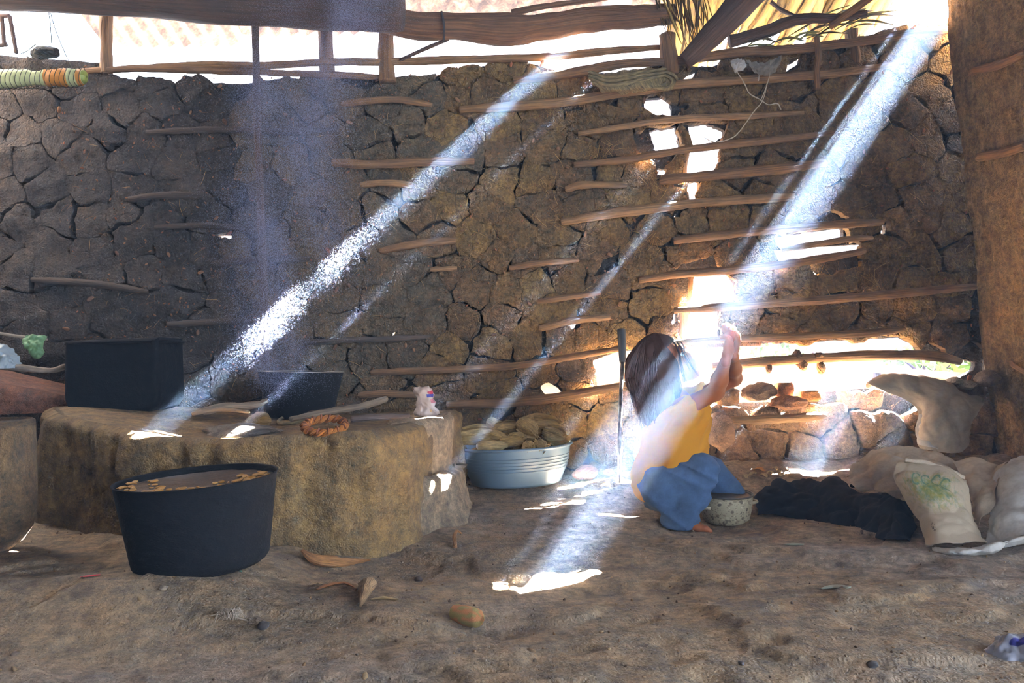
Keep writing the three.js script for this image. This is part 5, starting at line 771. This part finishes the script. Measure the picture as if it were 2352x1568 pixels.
  const tx = new THREE.CanvasTexture(cvs); tx.colorSpace = THREE.SRGBColorSpace; const cb = tag(mesh('clear_bag', patch([[[-0.05, 0.002, -0.03], [-0.02, 0.02, -0.04], [0.02, 0.024, -0.04], [0.08, 0.004, -0.03]], [[-0.058, 0.002, 0], [-0.02, 0.032, 0], [0.03, 0.034, 0], [0.09, 0.004, 0]], [[-0.045, 0.002, 0.035], [-0.01, 0.012, 0.045], [0.03, 0.012, 0.045], [0.08, 0.002, 0.03]]], { nu: 40, nv: 30, crumple: 0.006, scale: 36, thick: 0.001, uvs: 0 }), pmat('#ffffff', { map: tx, transmission: 0.45, thickness: 0, roughness: 0.35, ...two })), 'clear plastic bag with dark blue print at the right edge of the foreground', 'plastic bag'); cb.position.copy(bp);
}
// ---------------------------------------------------------------- the girl: skin, shirt, jeans and hair as smooth bodies
function surfaceNets(f, lo, hi, cell) {
  const n = [0, 1, 2].map((k) => Math.ceil((hi[k] - lo[k]) / cell) + 1), [nx, ny, nz] = n, V = new Float32Array(nx * ny * nz), id = new Int32Array(nx * ny * nz).fill(-1), pos = [], idx = [];
  for (let k = 0, i = 0; k < nz; k++) for (let j = 0; j < ny; j++) for (let x = 0; x < nx; x++, i++) V[i] = f(lo[0] + x * cell, lo[1] + j * cell, lo[2] + k * cell);
  const at = (x, y, z) => x + nx * (y + ny * z), C = [[0, 0, 0], [1, 0, 0], [0, 1, 0], [1, 1, 0], [0, 0, 1], [1, 0, 1], [0, 1, 1], [1, 1, 1]], E = [[0, 1], [2, 3], [4, 5], [6, 7], [0, 2], [1, 3], [4, 6], [5, 7], [0, 4], [1, 5], [2, 6], [3, 7]];
  for (let z = 0; z < nz - 1; z++) for (let y = 0; y < ny - 1; y++) for (let x = 0; x < nx - 1; x++) {
    const v = C.map((c) => V[at(x + c[0], y + c[1], z + c[2])]); let s = 0; for (const q of v) if (q < 0) s++; if (!s || s === 8) continue;
    let a = 0, b = 0, c = 0, m = 0; for (const [p, q] of E) if (v[p] < 0 !== v[q] < 0) { const t = v[p] / (v[p] - v[q]); a += lerp(C[p][0], C[q][0], t); b += lerp(C[p][1], C[q][1], t); c += lerp(C[p][2], C[q][2], t); m++; }
    id[at(x, y, z)] = pos.length / 3; pos.push(lo[0] + (x + a / m) * cell, lo[1] + (y + b / m) * cell, lo[2] + (z + c / m) * cell);
  }
  const quad = (a, b, c, d, flip) => { if (a < 0 || b < 0 || c < 0 || d < 0) return; if (flip) idx.push(a, c, b, a, d, c); else idx.push(a, b, c, a, c, d); };
  for (let z = 1; z < nz - 1; z++) for (let y = 1; y < ny - 1; y++) for (let x = 1; x < nx - 1; x++) {
    const s = V[at(x, y, z)] < 0;
    if (s !== V[at(x + 1, y, z)] < 0) quad(id[at(x, y - 1, z - 1)], id[at(x, y, z - 1)], id[at(x, y, z)], id[at(x, y - 1, z)], !s);
    if (s !== V[at(x, y + 1, z)] < 0) quad(id[at(x - 1, y, z - 1)], id[at(x - 1, y, z)], id[at(x, y, z)], id[at(x, y, z - 1)], !s);
    if (s !== V[at(x, y, z + 1)] < 0) quad(id[at(x - 1, y - 1, z)], id[at(x, y - 1, z)], id[at(x, y, z)], id[at(x - 1, y, z)], !s);
  }
  const uv = []; for (let i = 0; i < pos.length; i += 3) uv.push(pos[i] + 0.6 * pos[i + 2], pos[i + 1]);
  return geoFrom(pos, idx, uv);
}
const smin = (a, b, k) => { const h = Math.max(k - Math.abs(a - b), 0) / k; return Math.min(a, b) - h * h * k * 0.25; };
// tapered capsule from a to b
function cap(a, b, ra, rb = ra) {
  const ax = a.x, ay = a.y, az = a.z, dx = b.x - ax, dy = b.y - ay, dz = b.z - az, L = dx * dx + dy * dy + dz * dz || 1e-9;
  const f = (x, y, z) => { const px = x - ax, py = y - ay, pz = z - az, t = clamp((px * dx + py * dy + pz * dz) / L, 0, 1), qx = px - t * dx, qy = py - t * dy, qz = pz - t * dz; return Math.sqrt(qx * qx + qy * qy + qz * qz) - (ra + (rb - ra) * t); };
  const m = Math.max(ra, rb); f.box = [[Math.min(a.x, b.x) - m, Math.min(a.y, b.y) - m, Math.min(a.z, b.z) - m], [Math.max(a.x, b.x) + m, Math.max(a.y, b.y) + m, Math.max(a.z, b.z) + m]];
  return f;
}
// ellipsoid with axes F, U, S (unit vectors) about c
function ell(c, F, U, S, rf, ru, rs) {
  const f = (x, y, z) => { const p = V3(x - c.x, y - c.y, z - c.z), a = p.dot(F) / rf, b = p.dot(U) / ru, d = p.dot(S) / rs, k = Math.sqrt(a * a + b * b + d * d), g = Math.sqrt((a / rf) ** 2 + (b / ru) ** 2 + (d / rs) ** 2); return k < 1e-6 ? -Math.min(rf, ru, rs) : k * (k - 1) / g; };
  const m = Math.max(rf, ru, rs); f.box = [[c.x - m, c.y - m, c.z - m], [c.x + m, c.y + m, c.z + m]]; return f;
}
function blend(parts, k, extra) { return (x, y, z) => { let d = 9; for (const p of parts) { const b = p.box, far = 0.06; if (x < b[0][0] - far || y < b[0][1] - far || z < b[0][2] - far || x > b[1][0] + far || y > b[1][1] + far || z > b[1][2] + far) continue; d = smin(d, p(x, y, z), k); } return extra ? extra(d, x, y, z) : d; }; }
function boundsOf(parts, pad = 0.02) { const lo = [9, 9, 9], hi = [-9, -9, -9]; for (const p of parts) for (let k = 0; k < 3; k++) { lo[k] = Math.min(lo[k], p.box[0][k] - pad); hi[k] = Math.max(hi[k], p.box[1][k] + pad); } return [lo, hi]; }
const bodyOf = (parts, k, cell, extra, pad) => { const [lo, hi] = boundsOf(parts, pad); return surfaceNets(blend(parts, k, extra), lo, hi, cell); };
{
  const girl = thing('person', 'small girl in a yellow shirt and blue jeans crouching barefoot, head thrown back, raising cupped hands into the sunbeam', 'person', onFloor(1560, 1212).add(V3(-0.04, 0, -0.06)));
  girl.userData.label = 'crouching girl in yellow shirt and jeans, head tilted back, raising cupped hands into the sunbeam';
  const foot = onFloor(1596, 1221), DN = -foot.z + 0.04, HD = -(beamFoot.z + toSun.z / toSun.y * (0.69 - beamFoot.y)), DT = DN + 0.07, DF = DN + 0.14;
  const skin = pmat('#965630', { roughness: 0.55 }), shirtM = pmat('#c98a1e', { roughness: 0.85, sheen: 0.3, bumpMap: rep(weaveBump, 6), bumpScale: 0.0012 }), jeanM = pmat('#46658f', { roughness: 0.9, map: rep(clothTex, 5), bumpMap: rep(weaveBump, 6), bumpScale: 0.0012 }), hairM = pmat('#27160c', { roughness: 0.6, specularIntensity: 0.35 });
  // joints
  const hip = W(1512, 1118, DT), hipN = W(1516, 1118, DN + 0.02), hipF = W(1520, 1118, DF - 0.02), kneeN = W(1613, 1079, DN), ankN = W(1568, 1186, DN + 0.01), kneeF = W(1632, 1082, DF + 0.02), ankF = W(1692, 1150, DF + 0.02);
  const low = W(1505, 1096, DT), mid = W(1546, 1020, DT), chest = W(1566, 952, DT), neck0 = W(1563, 925, DT), shN = W(1568, 938, DN - 0.005), shF = W(1596, 920, DF + 0.005);
  const elN = W(1644, 900, DN - 0.045), wrN = W(1669, 820, HD - 0.012), elF = W(1686, 868, DF - 0.06), wrF = W(1684, 806, HD + 0.03);
  const up = V3(-0.57, 0.82, 0).normalize(), fw = V3(0.82, 0.57, 0).normalize(), sd = V3(0, 0, 1), HC = W(1526, 842, DT), H = (f, u, s = 0) => HC.clone().addScaledVector(fw, f).addScaledVector(up, u).addScaledVector(sd, s);

  // skin: trunk, limbs, feet
  const skinParts = [cap(low, mid, 0.06, 0.065), cap(mid, chest, 0.065, 0.06), cap(chest, neck0, 0.055, 0.036), cap(neck0, H(-0.03, -0.05), 0.034, 0.036), cap(shN, chest, 0.032, 0.045), cap(shF, chest, 0.032, 0.045), cap(shN, elN, 0.033, 0.0245), cap(elN, elN.clone().lerp(wrN, 0.35), 0.0245, 0.0245), cap(elN.clone().lerp(wrN, 0.35), wrN, 0.0245, 0.0155), cap(shF, elF, 0.032, 0.024), cap(elF, elF.clone().lerp(wrF, 0.35), 0.024, 0.023), cap(elF.clone().lerp(wrF, 0.35), wrF, 0.023, 0.0155),
    cap(hipN, kneeN, 0.05, 0.036), cap(kneeN, ankN, 0.034, 0.024), cap(hipF, kneeF, 0.05, 0.036), cap(kneeF, ankF, 0.034, 0.024), cap(low, hipN, 0.05), cap(low, hipF, 0.05)];
  const pieces = [bodyOf(skinParts, 0.02, 0.0065)];
  const footParts = (ank, heel, ball, toe, side) => { const P = [cap(ank, heel, 0.023, 0.021), cap(heel, ball, 0.020, 0.017), cap(ank, ball, 0.022, 0.015)], ax = toe.clone().sub(ball).normalize(); for (let i = 0; i < 5; i++) { const o = V3(0, 0, side * (i - 2) * 0.0125), L = [0.034, 0.03, 0.027, 0.023, 0.018][i], r = [0.0088, 0.0066, 0.0064, 0.006, 0.0056][i], a = ball.clone().addScaledVector(o, 0.9), b = a.clone().addScaledVector(ax, L * 0.6).add(V3(0, 0.003, 0)).addScaledVector(o, 0.15), c = a.clone().addScaledVector(ax, L).add(V3(0, -0.004, 0)).addScaledVector(o, 0.2); P.push(cap(heel.clone().lerp(ball, 0.4).addScaledVector(o, 0.7), a, 0.013, r + 0.003), cap(a, b, r + 0.002, r), cap(b, c, r, r * 0.9)); } return bodyOf(P, 0.008, 0.003); };
  const gy = (p, h) => V3(p.x, floorY(p.x, p.z) + h, p.z);
  pieces.push(footParts(ankN, gy(W(1560, 1206, DN + 0.012), 0.021), gy(W(1602, 1212, DN - 0.004), 0.016), gy(W(1640, 1216, DN - 0.022), 0.012), -1));
  pieces.push(footParts(ankF, gy(W(1676, 1160, DF + 0.04), 0.021), gy(W(1700, 1165, DF + 0.04), 0.016), gy(W(1720, 1166, DF + 0.04), 0.012), 1));
  // head with face
  const headParts = [ell(H(-0.014, 0.022), fw, up, sd, 0.084, 0.078, 0.064), ell(H(0.034, -0.026), fw, up, sd, 0.05, 0.058, 0.052), cap(H(0.056, -0.074), H(0.066, -0.076), 0.018, 0.016), cap(H(0.066, -0.077, 0.008), H(0.066, -0.077, -0.008), 0.0135), cap(H(0.0, -0.05, 0.042), H(0.052, -0.07, 0.016), 0.016, 0.014), cap(H(0.0, -0.05, -0.042), H(0.052, -0.07, -0.016), 0.016, 0.014),
    cap(H(0.045, -0.03, 0.03), H(0.05, -0.042, 0.026), 0.024, 0.022), cap(H(0.045, -0.03, -0.03), H(0.05, -0.042, -0.026), 0.024, 0.022), cap(H(0.068, 0.016, 0.03), H(0.071, 0.018, 0.008), 0.009), cap(H(0.068, 0.016, -0.03), H(0.071, 0.018, -0.008), 0.009), cap(H(0.072, 0.008), H(0.086, -0.018), 0.007, 0.0085), cap(H(0.084, -0.019, 0.009), H(0.084, -0.019, -0.009), 0.0065), cap(H(0.074, -0.046, 0.012), H(0.074, -0.046, -0.012), 0.017),
    cap(H(-0.03, -0.02), H(-0.035, -0.075), 0.045, 0.035), cap(H(-0.012, -0.012, 0.058), H(-0.016, 0.012, 0.060), 0.009, 0.011), cap(H(-0.012, -0.012, -0.058), H(-0.016, 0.012, -0.060), 0.009, 0.011)];
  const lipsP = [cap(H(0.0885, -0.0425, 0.011), H(0.0915, -0.041), 0.0042, 0.0058), cap(H(0.0885, -0.0425, -0.011), H(0.0915, -0.041), 0.0042, 0.0058), cap(H(0.087, -0.0535, 0.009), H(0.0895, -0.054), 0.0045, 0.0058), cap(H(0.087, -0.0535, -0.009), H(0.0895, -0.054), 0.0045, 0.0058)];
  const sockets = [cap(H(0.080, 0.002, 0.027), H(0.080, 0.002, 0.03), 0.012), cap(H(0.080, 0.002, -0.027), H(0.080, 0.002, -0.03), 0.012)], mouth = cap(H(0.097, -0.0475, 0.012), H(0.097, -0.0475, -0.012), 0.0055), nost = [cap(H(0.087, -0.0265, 0.005), H(0.081, -0.024, 0.005), 0.0028), cap(H(0.087, -0.0265, -0.005), H(0.081, -0.024, -0.005), 0.0028)];
  const lipF = blend(lipsP, 0.003), headGeo = bodyOf(headParts, 0.016, 0.0032, (d, x, y, z) => { for (const s of sockets) d = -smin(-d, s(x, y, z), 0.008); d = smin(d, lipF(x, y, z), 0.003); d = -smin(-d, mouth(x, y, z), 0.002); for (const q of nost) d = -smin(-d, q(x, y, z), 0.002); return d; });
  pieces.push(headGeo);
  // hands: palm of four bones, five fingers of three joints, thumb from the side of the palm
  function hand(wrist, dir, palm, thumbSide, S, curls, spread) {
    dir = dir.clone().normalize(); palm = palm.clone().addScaledVector(dir, -palm.dot(dir)).normalize(); const side = dir.clone().cross(palm).normalize().multiplyScalar(thumbSide), P = [];
    const at = (d, s, p) => wrist.clone().addScaledVector(dir, d * S).addScaledVector(side, s * S).addScaledVector(palm, p * S);
    P.push(cap(wrist.clone().addScaledVector(dir, -0.02), wrist.clone(), 0.0155, 0.0145));
    const lens = [0.40, 0.45, 0.42, 0.33], ks = [0.17, 0.055, -0.06, -0.165], kd = [0.50, 0.52, 0.50, 0.46];
    for (let i = 0; i < 4; i++) {
      const k = at(kd[i], ks[i], 0), r = 0.0072 - (i === 3 ? 0.001 : 0); P.push(cap(at(0.04, ks[i] * 0.55, 0), k, 0.0115, 0.0088)); if (i) P.push(cap(at(0.3, ks[i], 0), at(0.3, ks[i - 1], 0), 0.0095));
      let p = k, a = spread * ks[i], d = dir.clone().addScaledVector(side, a).normalize(), n = palm.clone();
      for (let j = 0; j < 3; j++) { const c = curls[i] * [0.75, 1.1, 0.8][j], d2 = d.clone().multiplyScalar(Math.cos(c)).addScaledVector(n, Math.sin(c)), n2 = n.clone().multiplyScalar(Math.cos(c)).addScaledVector(d, -Math.sin(c)); d = d2; n = n2; const q = p.clone().addScaledVector(d, lens[i] * S * [0.44, 0.31, 0.25][j]); P.push(cap(p, q, r * (1 - j * 0.06), r * (0.95 - j * 0.06))); p = q; }
    }
    const t0 = at(0.1, 0.13, 0.05), t1 = at(0.30, 0.30, 0.12), t2 = at(0.46, 0.36, 0.2), t3 = at(0.58, 0.34, 0.26); P.push(cap(t0, t1, 0.0115, 0.0092), cap(t1, t2, 0.0088, 0.0078), cap(t2, t3, 0.0078, 0.0062));
    return bodyOf(P, 0.0055, 0.0024);
  }
  pieces.push(hand(wrF, V3(-0.10, 1, 0.02), V3(-0.75, 0.0, 0.65), 1, 0.104, [0.62, 0.5, 0.42, 0.36], 0.5));
  pieces.push(hand(wrN, V3(0.30, 0.80, -0.30), V3(-0.45, 0.45, -0.75), -1, 0.098, [0.5, 0.55, 0.6, 0.66], 0.5));
  const body = mesh('body', under(mergeGeometries(pieces), girl), skin, girl);
  mesh('lips', under(bodyOf(lipsP, 0.003, 0.0016, (d) => d - 0.0006), girl), pmat('#8c4540', { roughness: 0.5 }), body);
  for (const s of [1, -1]) { const e = mesh('eye', under(new THREE.SphereGeometry(0.0118, 20, 14).translate(...H(0.0615, 0.003, s * 0.028).toArray()), girl), mat('#e6e0d6', { roughness: 0.2 }), body); const i = new THREE.SphereGeometry(0.0062, 16, 10); const c = H(0.0682, 0.0065, s * 0.0285); i.translate(c.x, c.y, c.z); mesh('iris', under(i, girl), mat('#1a0f0a', { roughness: 0.1 }), body); mesh('eyelid', under(limb([H(0.070, 0.004, s * 0.0385), H(0.0745, 0.0095, s * 0.029), H(0.072, 0.008, s * 0.019)], [0.0018, 0.0026, 0.0018], { rad: 6, seg: 14 }), girl), hairM, body); mesh('eyebrow', under(limb([H(0.066, 0.026, s * 0.04), H(0.0755, 0.0285, s * 0.026), H(0.0785, 0.026, s * 0.012)], [0.0012, 0.0024, 0.0016], { rad: 6, seg: 14 }), girl), hairM, body); }

  // shirt: baggy, short sleeves, folds running from shoulder to waist
  const shirtParts = [cap(W(1562, 962, DT), W(1546, 1020, DT), 0.078, 0.094), cap(W(1546, 1020, DT), W(1508, 1092, DT), 0.094, 0.070), cap(W(1508, 1092, DT), W(1500, 1112, DT), 0.068, 0.060), cap(W(1592, 955, DT), W(1578, 1035, DT), 0.050, 0.056), cap(W(1566, 940, DT), W(1560, 930, DT), 0.06, 0.05), cap(shN, W(1584, 936, DN - 0.01), 0.043, 0.040), cap(W(1560, 945, DN + 0.01), W(1552, 985, DN + 0.02), 0.045, 0.05), cap(shF, W(1622, 906, DF + 0.0), 0.042, 0.039), cap(shF, W(1590, 960, DF - 0.02), 0.042, 0.05)];
  const sleeveN = elN.clone().sub(shN).normalize(), sleeveF = elF.clone().sub(shF).normalize(), nk = H(-0.03, -0.05).sub(neck0).normalize(), hemP = W(1480, 1138, DT), hemQ = W(1560, 1010 + 130, DT);
  mesh('shirt', under(bodyOf(shirtParts, 0.035, 0.0058, (d, x, y, z) => {
    const a = (x - mid.x) * 0.62 + (y - mid.y) * 0.78, b = (x - mid.x) * 0.78 - (y - mid.y) * 0.62;
    d += 0.026 * (Math.pow(Math.abs(noise(b * 22, a * 3.4, z * 6)), 0.6) - 0.42) + 0.009 * (Math.abs(noise(b * 34 + 4, a * 8, z * 11)) - 0.25);
    const cutN = (x - shN.x) * sleeveN.x + (y - shN.y) * sleeveN.y + (z - shN.z) * sleeveN.z - 0.052, cutF = (x - shF.x) * sleeveF.x + (y - shF.y) * sleeveF.y + (z - shF.z) * sleeveF.z - 0.055, neckCut = (x - neck0.x) * nk.x + (y - neck0.y) * nk.y - 0.022;
    return Math.max(d, neckCut, Math.min(cutN, 9) > 0 && z > shN.z - 0.03 ? cutN : -1, cutF > 0 && z < shF.z + 0.03 ? cutF : -1);
  }), girl), shirtM, girl);
  // jeans: thighs folded on shins, flared hems
  const hemN = W(1563, 1200, DN + 0.005);
  const jeanParts = [cap(hip, W(1512, 1128, DT), 0.069, 0.066), cap(hipN, kneeN, 0.069, 0.053), cap(W(1520, 1126, DN + 0.02), W(1526, 1140, DN + 0.015), 0.05, 0.046), cap(kneeN, W(1590, 1140, DN + 0.005), 0.051, 0.049), cap(W(1590, 1140, DN + 0.005), hemN, 0.049, 0.046), cap(W(1545, 1192, DN + 0.01), W(1582, 1200, DN), 0.037, 0.033), cap(hipF, kneeF, 0.068, 0.05), cap(kneeF, ankF, 0.048, 0.042)];
  mesh('jeans', under(bodyOf(jeanParts, 0.022, 0.0058, (d, x, y, z) => {
    const px = x - kneeN.x, py = y - kneeN.y; d += 0.022 * (Math.pow(Math.abs(noise((px * 0.5 + py) * 20, (px - py * 0.5) * 4, z * 7)), 0.75) - 0.33) + 0.003 * (Math.abs(noise(px * 34, py * 40, z * 20)) - 0.2);
    const fl = floorY(x, z) + 0.004 - y, hc = 0.0 - ((x - hemN.x) * 0.25 - (y - hemN.y)) - 0.03 - 0.03; // the hem stops just above the ground, the toes stand out in front
    const front = (x - W(1604, 1205, DN).x) * 0.9 - (y - hemN.y) * 0.45; return Math.max(d, fl, y < hemN.y + 0.05 && z > (kneeN.z + kneeF.z) / 2 ? front : -1, -hc > 9 ? 1 : -1);
  }), girl), jeanM, girl);
  // hair: mass over the head hanging to the shoulders, with strands on it
  const hairParts = [ell(H(-0.022, 0.028), fw, up, sd, 0.088, 0.086, 0.071), cap(W(1484, 858, DT + 0.01), W(1506, 945, DT + 0.01), 0.066, 0.04), cap(W(1512, 858, DT + 0.01), W(1512, 940, DT + 0.01), 0.066, 0.04), cap(W(1528, 850, DN + 0.03), W(1530, 945, DN + 0.03), 0.04, 0.022), cap(W(1528, 850, DF - 0.02), W(1530, 940, DF - 0.02), 0.045, 0.026), cap(W(1480, 880, DT), W(1490, 965, DT), 0.055, 0.016), cap(H(0.02, 0.07), H(0.045, 0.055), 0.045, 0.035)];
  const hair = mesh('hair', under(bodyOf(hairParts, 0.03, 0.0055, (d, x, y, z) => {
    const p = V3(x, y, z).sub(HC), f = p.dot(fw), u = p.dot(up), s = p.z, groove = 0.0035 * noise(x * 26 + y * 8, y * 5, z * 60) + 0.003 * noise(x * 60 + y * 18, y * 10, z * 120);
    const faceCut = Math.min(f - 0.040 - 0.25 * Math.max(0, 0.03 - u) * 0, 0.052 - u); // open over the face below the fringe
    return Math.max(d + groove, faceCut);
  }), girl), hairM, girl);
  const strands = []; 
  for (let i = 0; i < 230; i++) {
    const near = rnd() < 0.72 ? 1 : -1, t = rnd(), dd = near > 0 ? DN : DF, a = lerp(-0.085, 0.036, t), x2 = lerp(1440, 1562, t) + rr(-6, 6), x3 = lerp(1468, 1552, t) + rr(-10, 10), yb = rr(930, 985) - 14 * t, out = near * rr(0.0, 0.006);
    const s2 = near > 0 ? lerp(0.05, 0.066, Math.sin(t * 3.1)) : -0.08;
    strands.push(limb([H(a * 0.4 + 0.02, 0.112, near * rr(0.0, 0.03)), H(a, 0.07 + 0.02 * Math.cos(t * 6), near * 0.064 + out), V3(...W(x2, 880, DT - s2 * near - out).toArray()), W(x3, yb, DT - near * rr(0.02, 0.05))], [0.0016, 0.0022, 0.002, 0.0007], { rad: 4, seg: 16 }));
  }
  for (const [a, b, c, d] of [[[1550, 775], [1566, 800], [1572, 822], [1585, 852]], [[1556, 782], [1572, 812], [1590, 842], [1612, 872]], [[1545, 780], [1560, 815], [1566, 850], [1580, 880]], [[1552, 790], [1564, 830], [1570, 872], [1562, 905]], [[1540, 776], [1558, 806], [1562, 832], [1575, 862]], [[1548, 770], [1568, 792], [1570, 806], [1572, 818]], [[1535, 790], [1555, 840], [1560, 880], [1555, 930]], [[1540, 800], [1552, 850], [1560, 900], [1548, 950]]]) for (let k = 0; k < 3; k++) strands.push(limb([a, b, c, d].map(([x, y], i) => W(x + rr(-3, 3), y + rr(-3, 3), DN + [0.035, 0.008, 0.014, 0.02][i] + rr(-0.004, 0.004))), [0.0009, 0.0011, 0.0009, 0.0003], { rad: 4, seg: 18 }));
  stuff(mesh('strands', under(mergeGeometries(strands), girl), hairM, hair));
}
// ---------------------------------------------------------------- smoke of the cooking fire: a drifting cloud of fine soot motes
{
  const path = [[668, 862, 2.72, 0.10], [660, 770, 2.72, 0.15], [680, 640, 2.76, 0.18], [660, 500, 2.80, 0.20], [640, 360, 2.86, 0.20], [670, 220, 2.92, 0.20], [720, 100, 2.98, 0.19], [780, 0, 3.05, 0.22], [820, -80, 3.1, 0.24]].map(([x, y, d, r]) => [W(x, y, d), r]);
  const N = 380000, g = new THREE.TetrahedronGeometry(1, 0), I = new THREE.InstancedMesh(g, mat('#8f9fca', { roughness: 1 }), N), M = new THREE.Matrix4(), Q = new THREE.Quaternion(), S = V3(1, 1, 1);
  const gauss = () => (rnd() + rnd() + rnd() + rnd() - 2) * 0.9;
  for (let k = 0; k < N;) {
    const t = rnd() * (path.length - 1), i = Math.floor(t), f = t - i, c = path[i][0].clone().lerp(path[i + 1][0], f), r = lerp(path[i][1], path[i + 1][1], f);
    const p = c.add(V3(gauss() * r * 1.1, gauss() * 0.08, gauss() * r * 0.8));
    if (rnd() > sstep(fbm(p.x * 3.2, p.y * 2.0, p.z * 3.2, 4), -0.25, 0.28) || p.z < -3.36 && p.y < 1.95) continue;
    const s = rr(0.0004, 0.0007); M.compose(p, Q.setFromEuler(new THREE.Euler(rr(0, 6), rr(0, 6), rr(0, 6))), S.set(s, s, s)); I.setMatrixAt(k++, M);
  }
  I.name = 'smoke'; I.castShadow = I.receiveShadow = true; scene.add(stuff(I)); I.userData.label = 'bluish smoke rising from the stove past the thin dark post';
}
renderer.render(scene, camera);
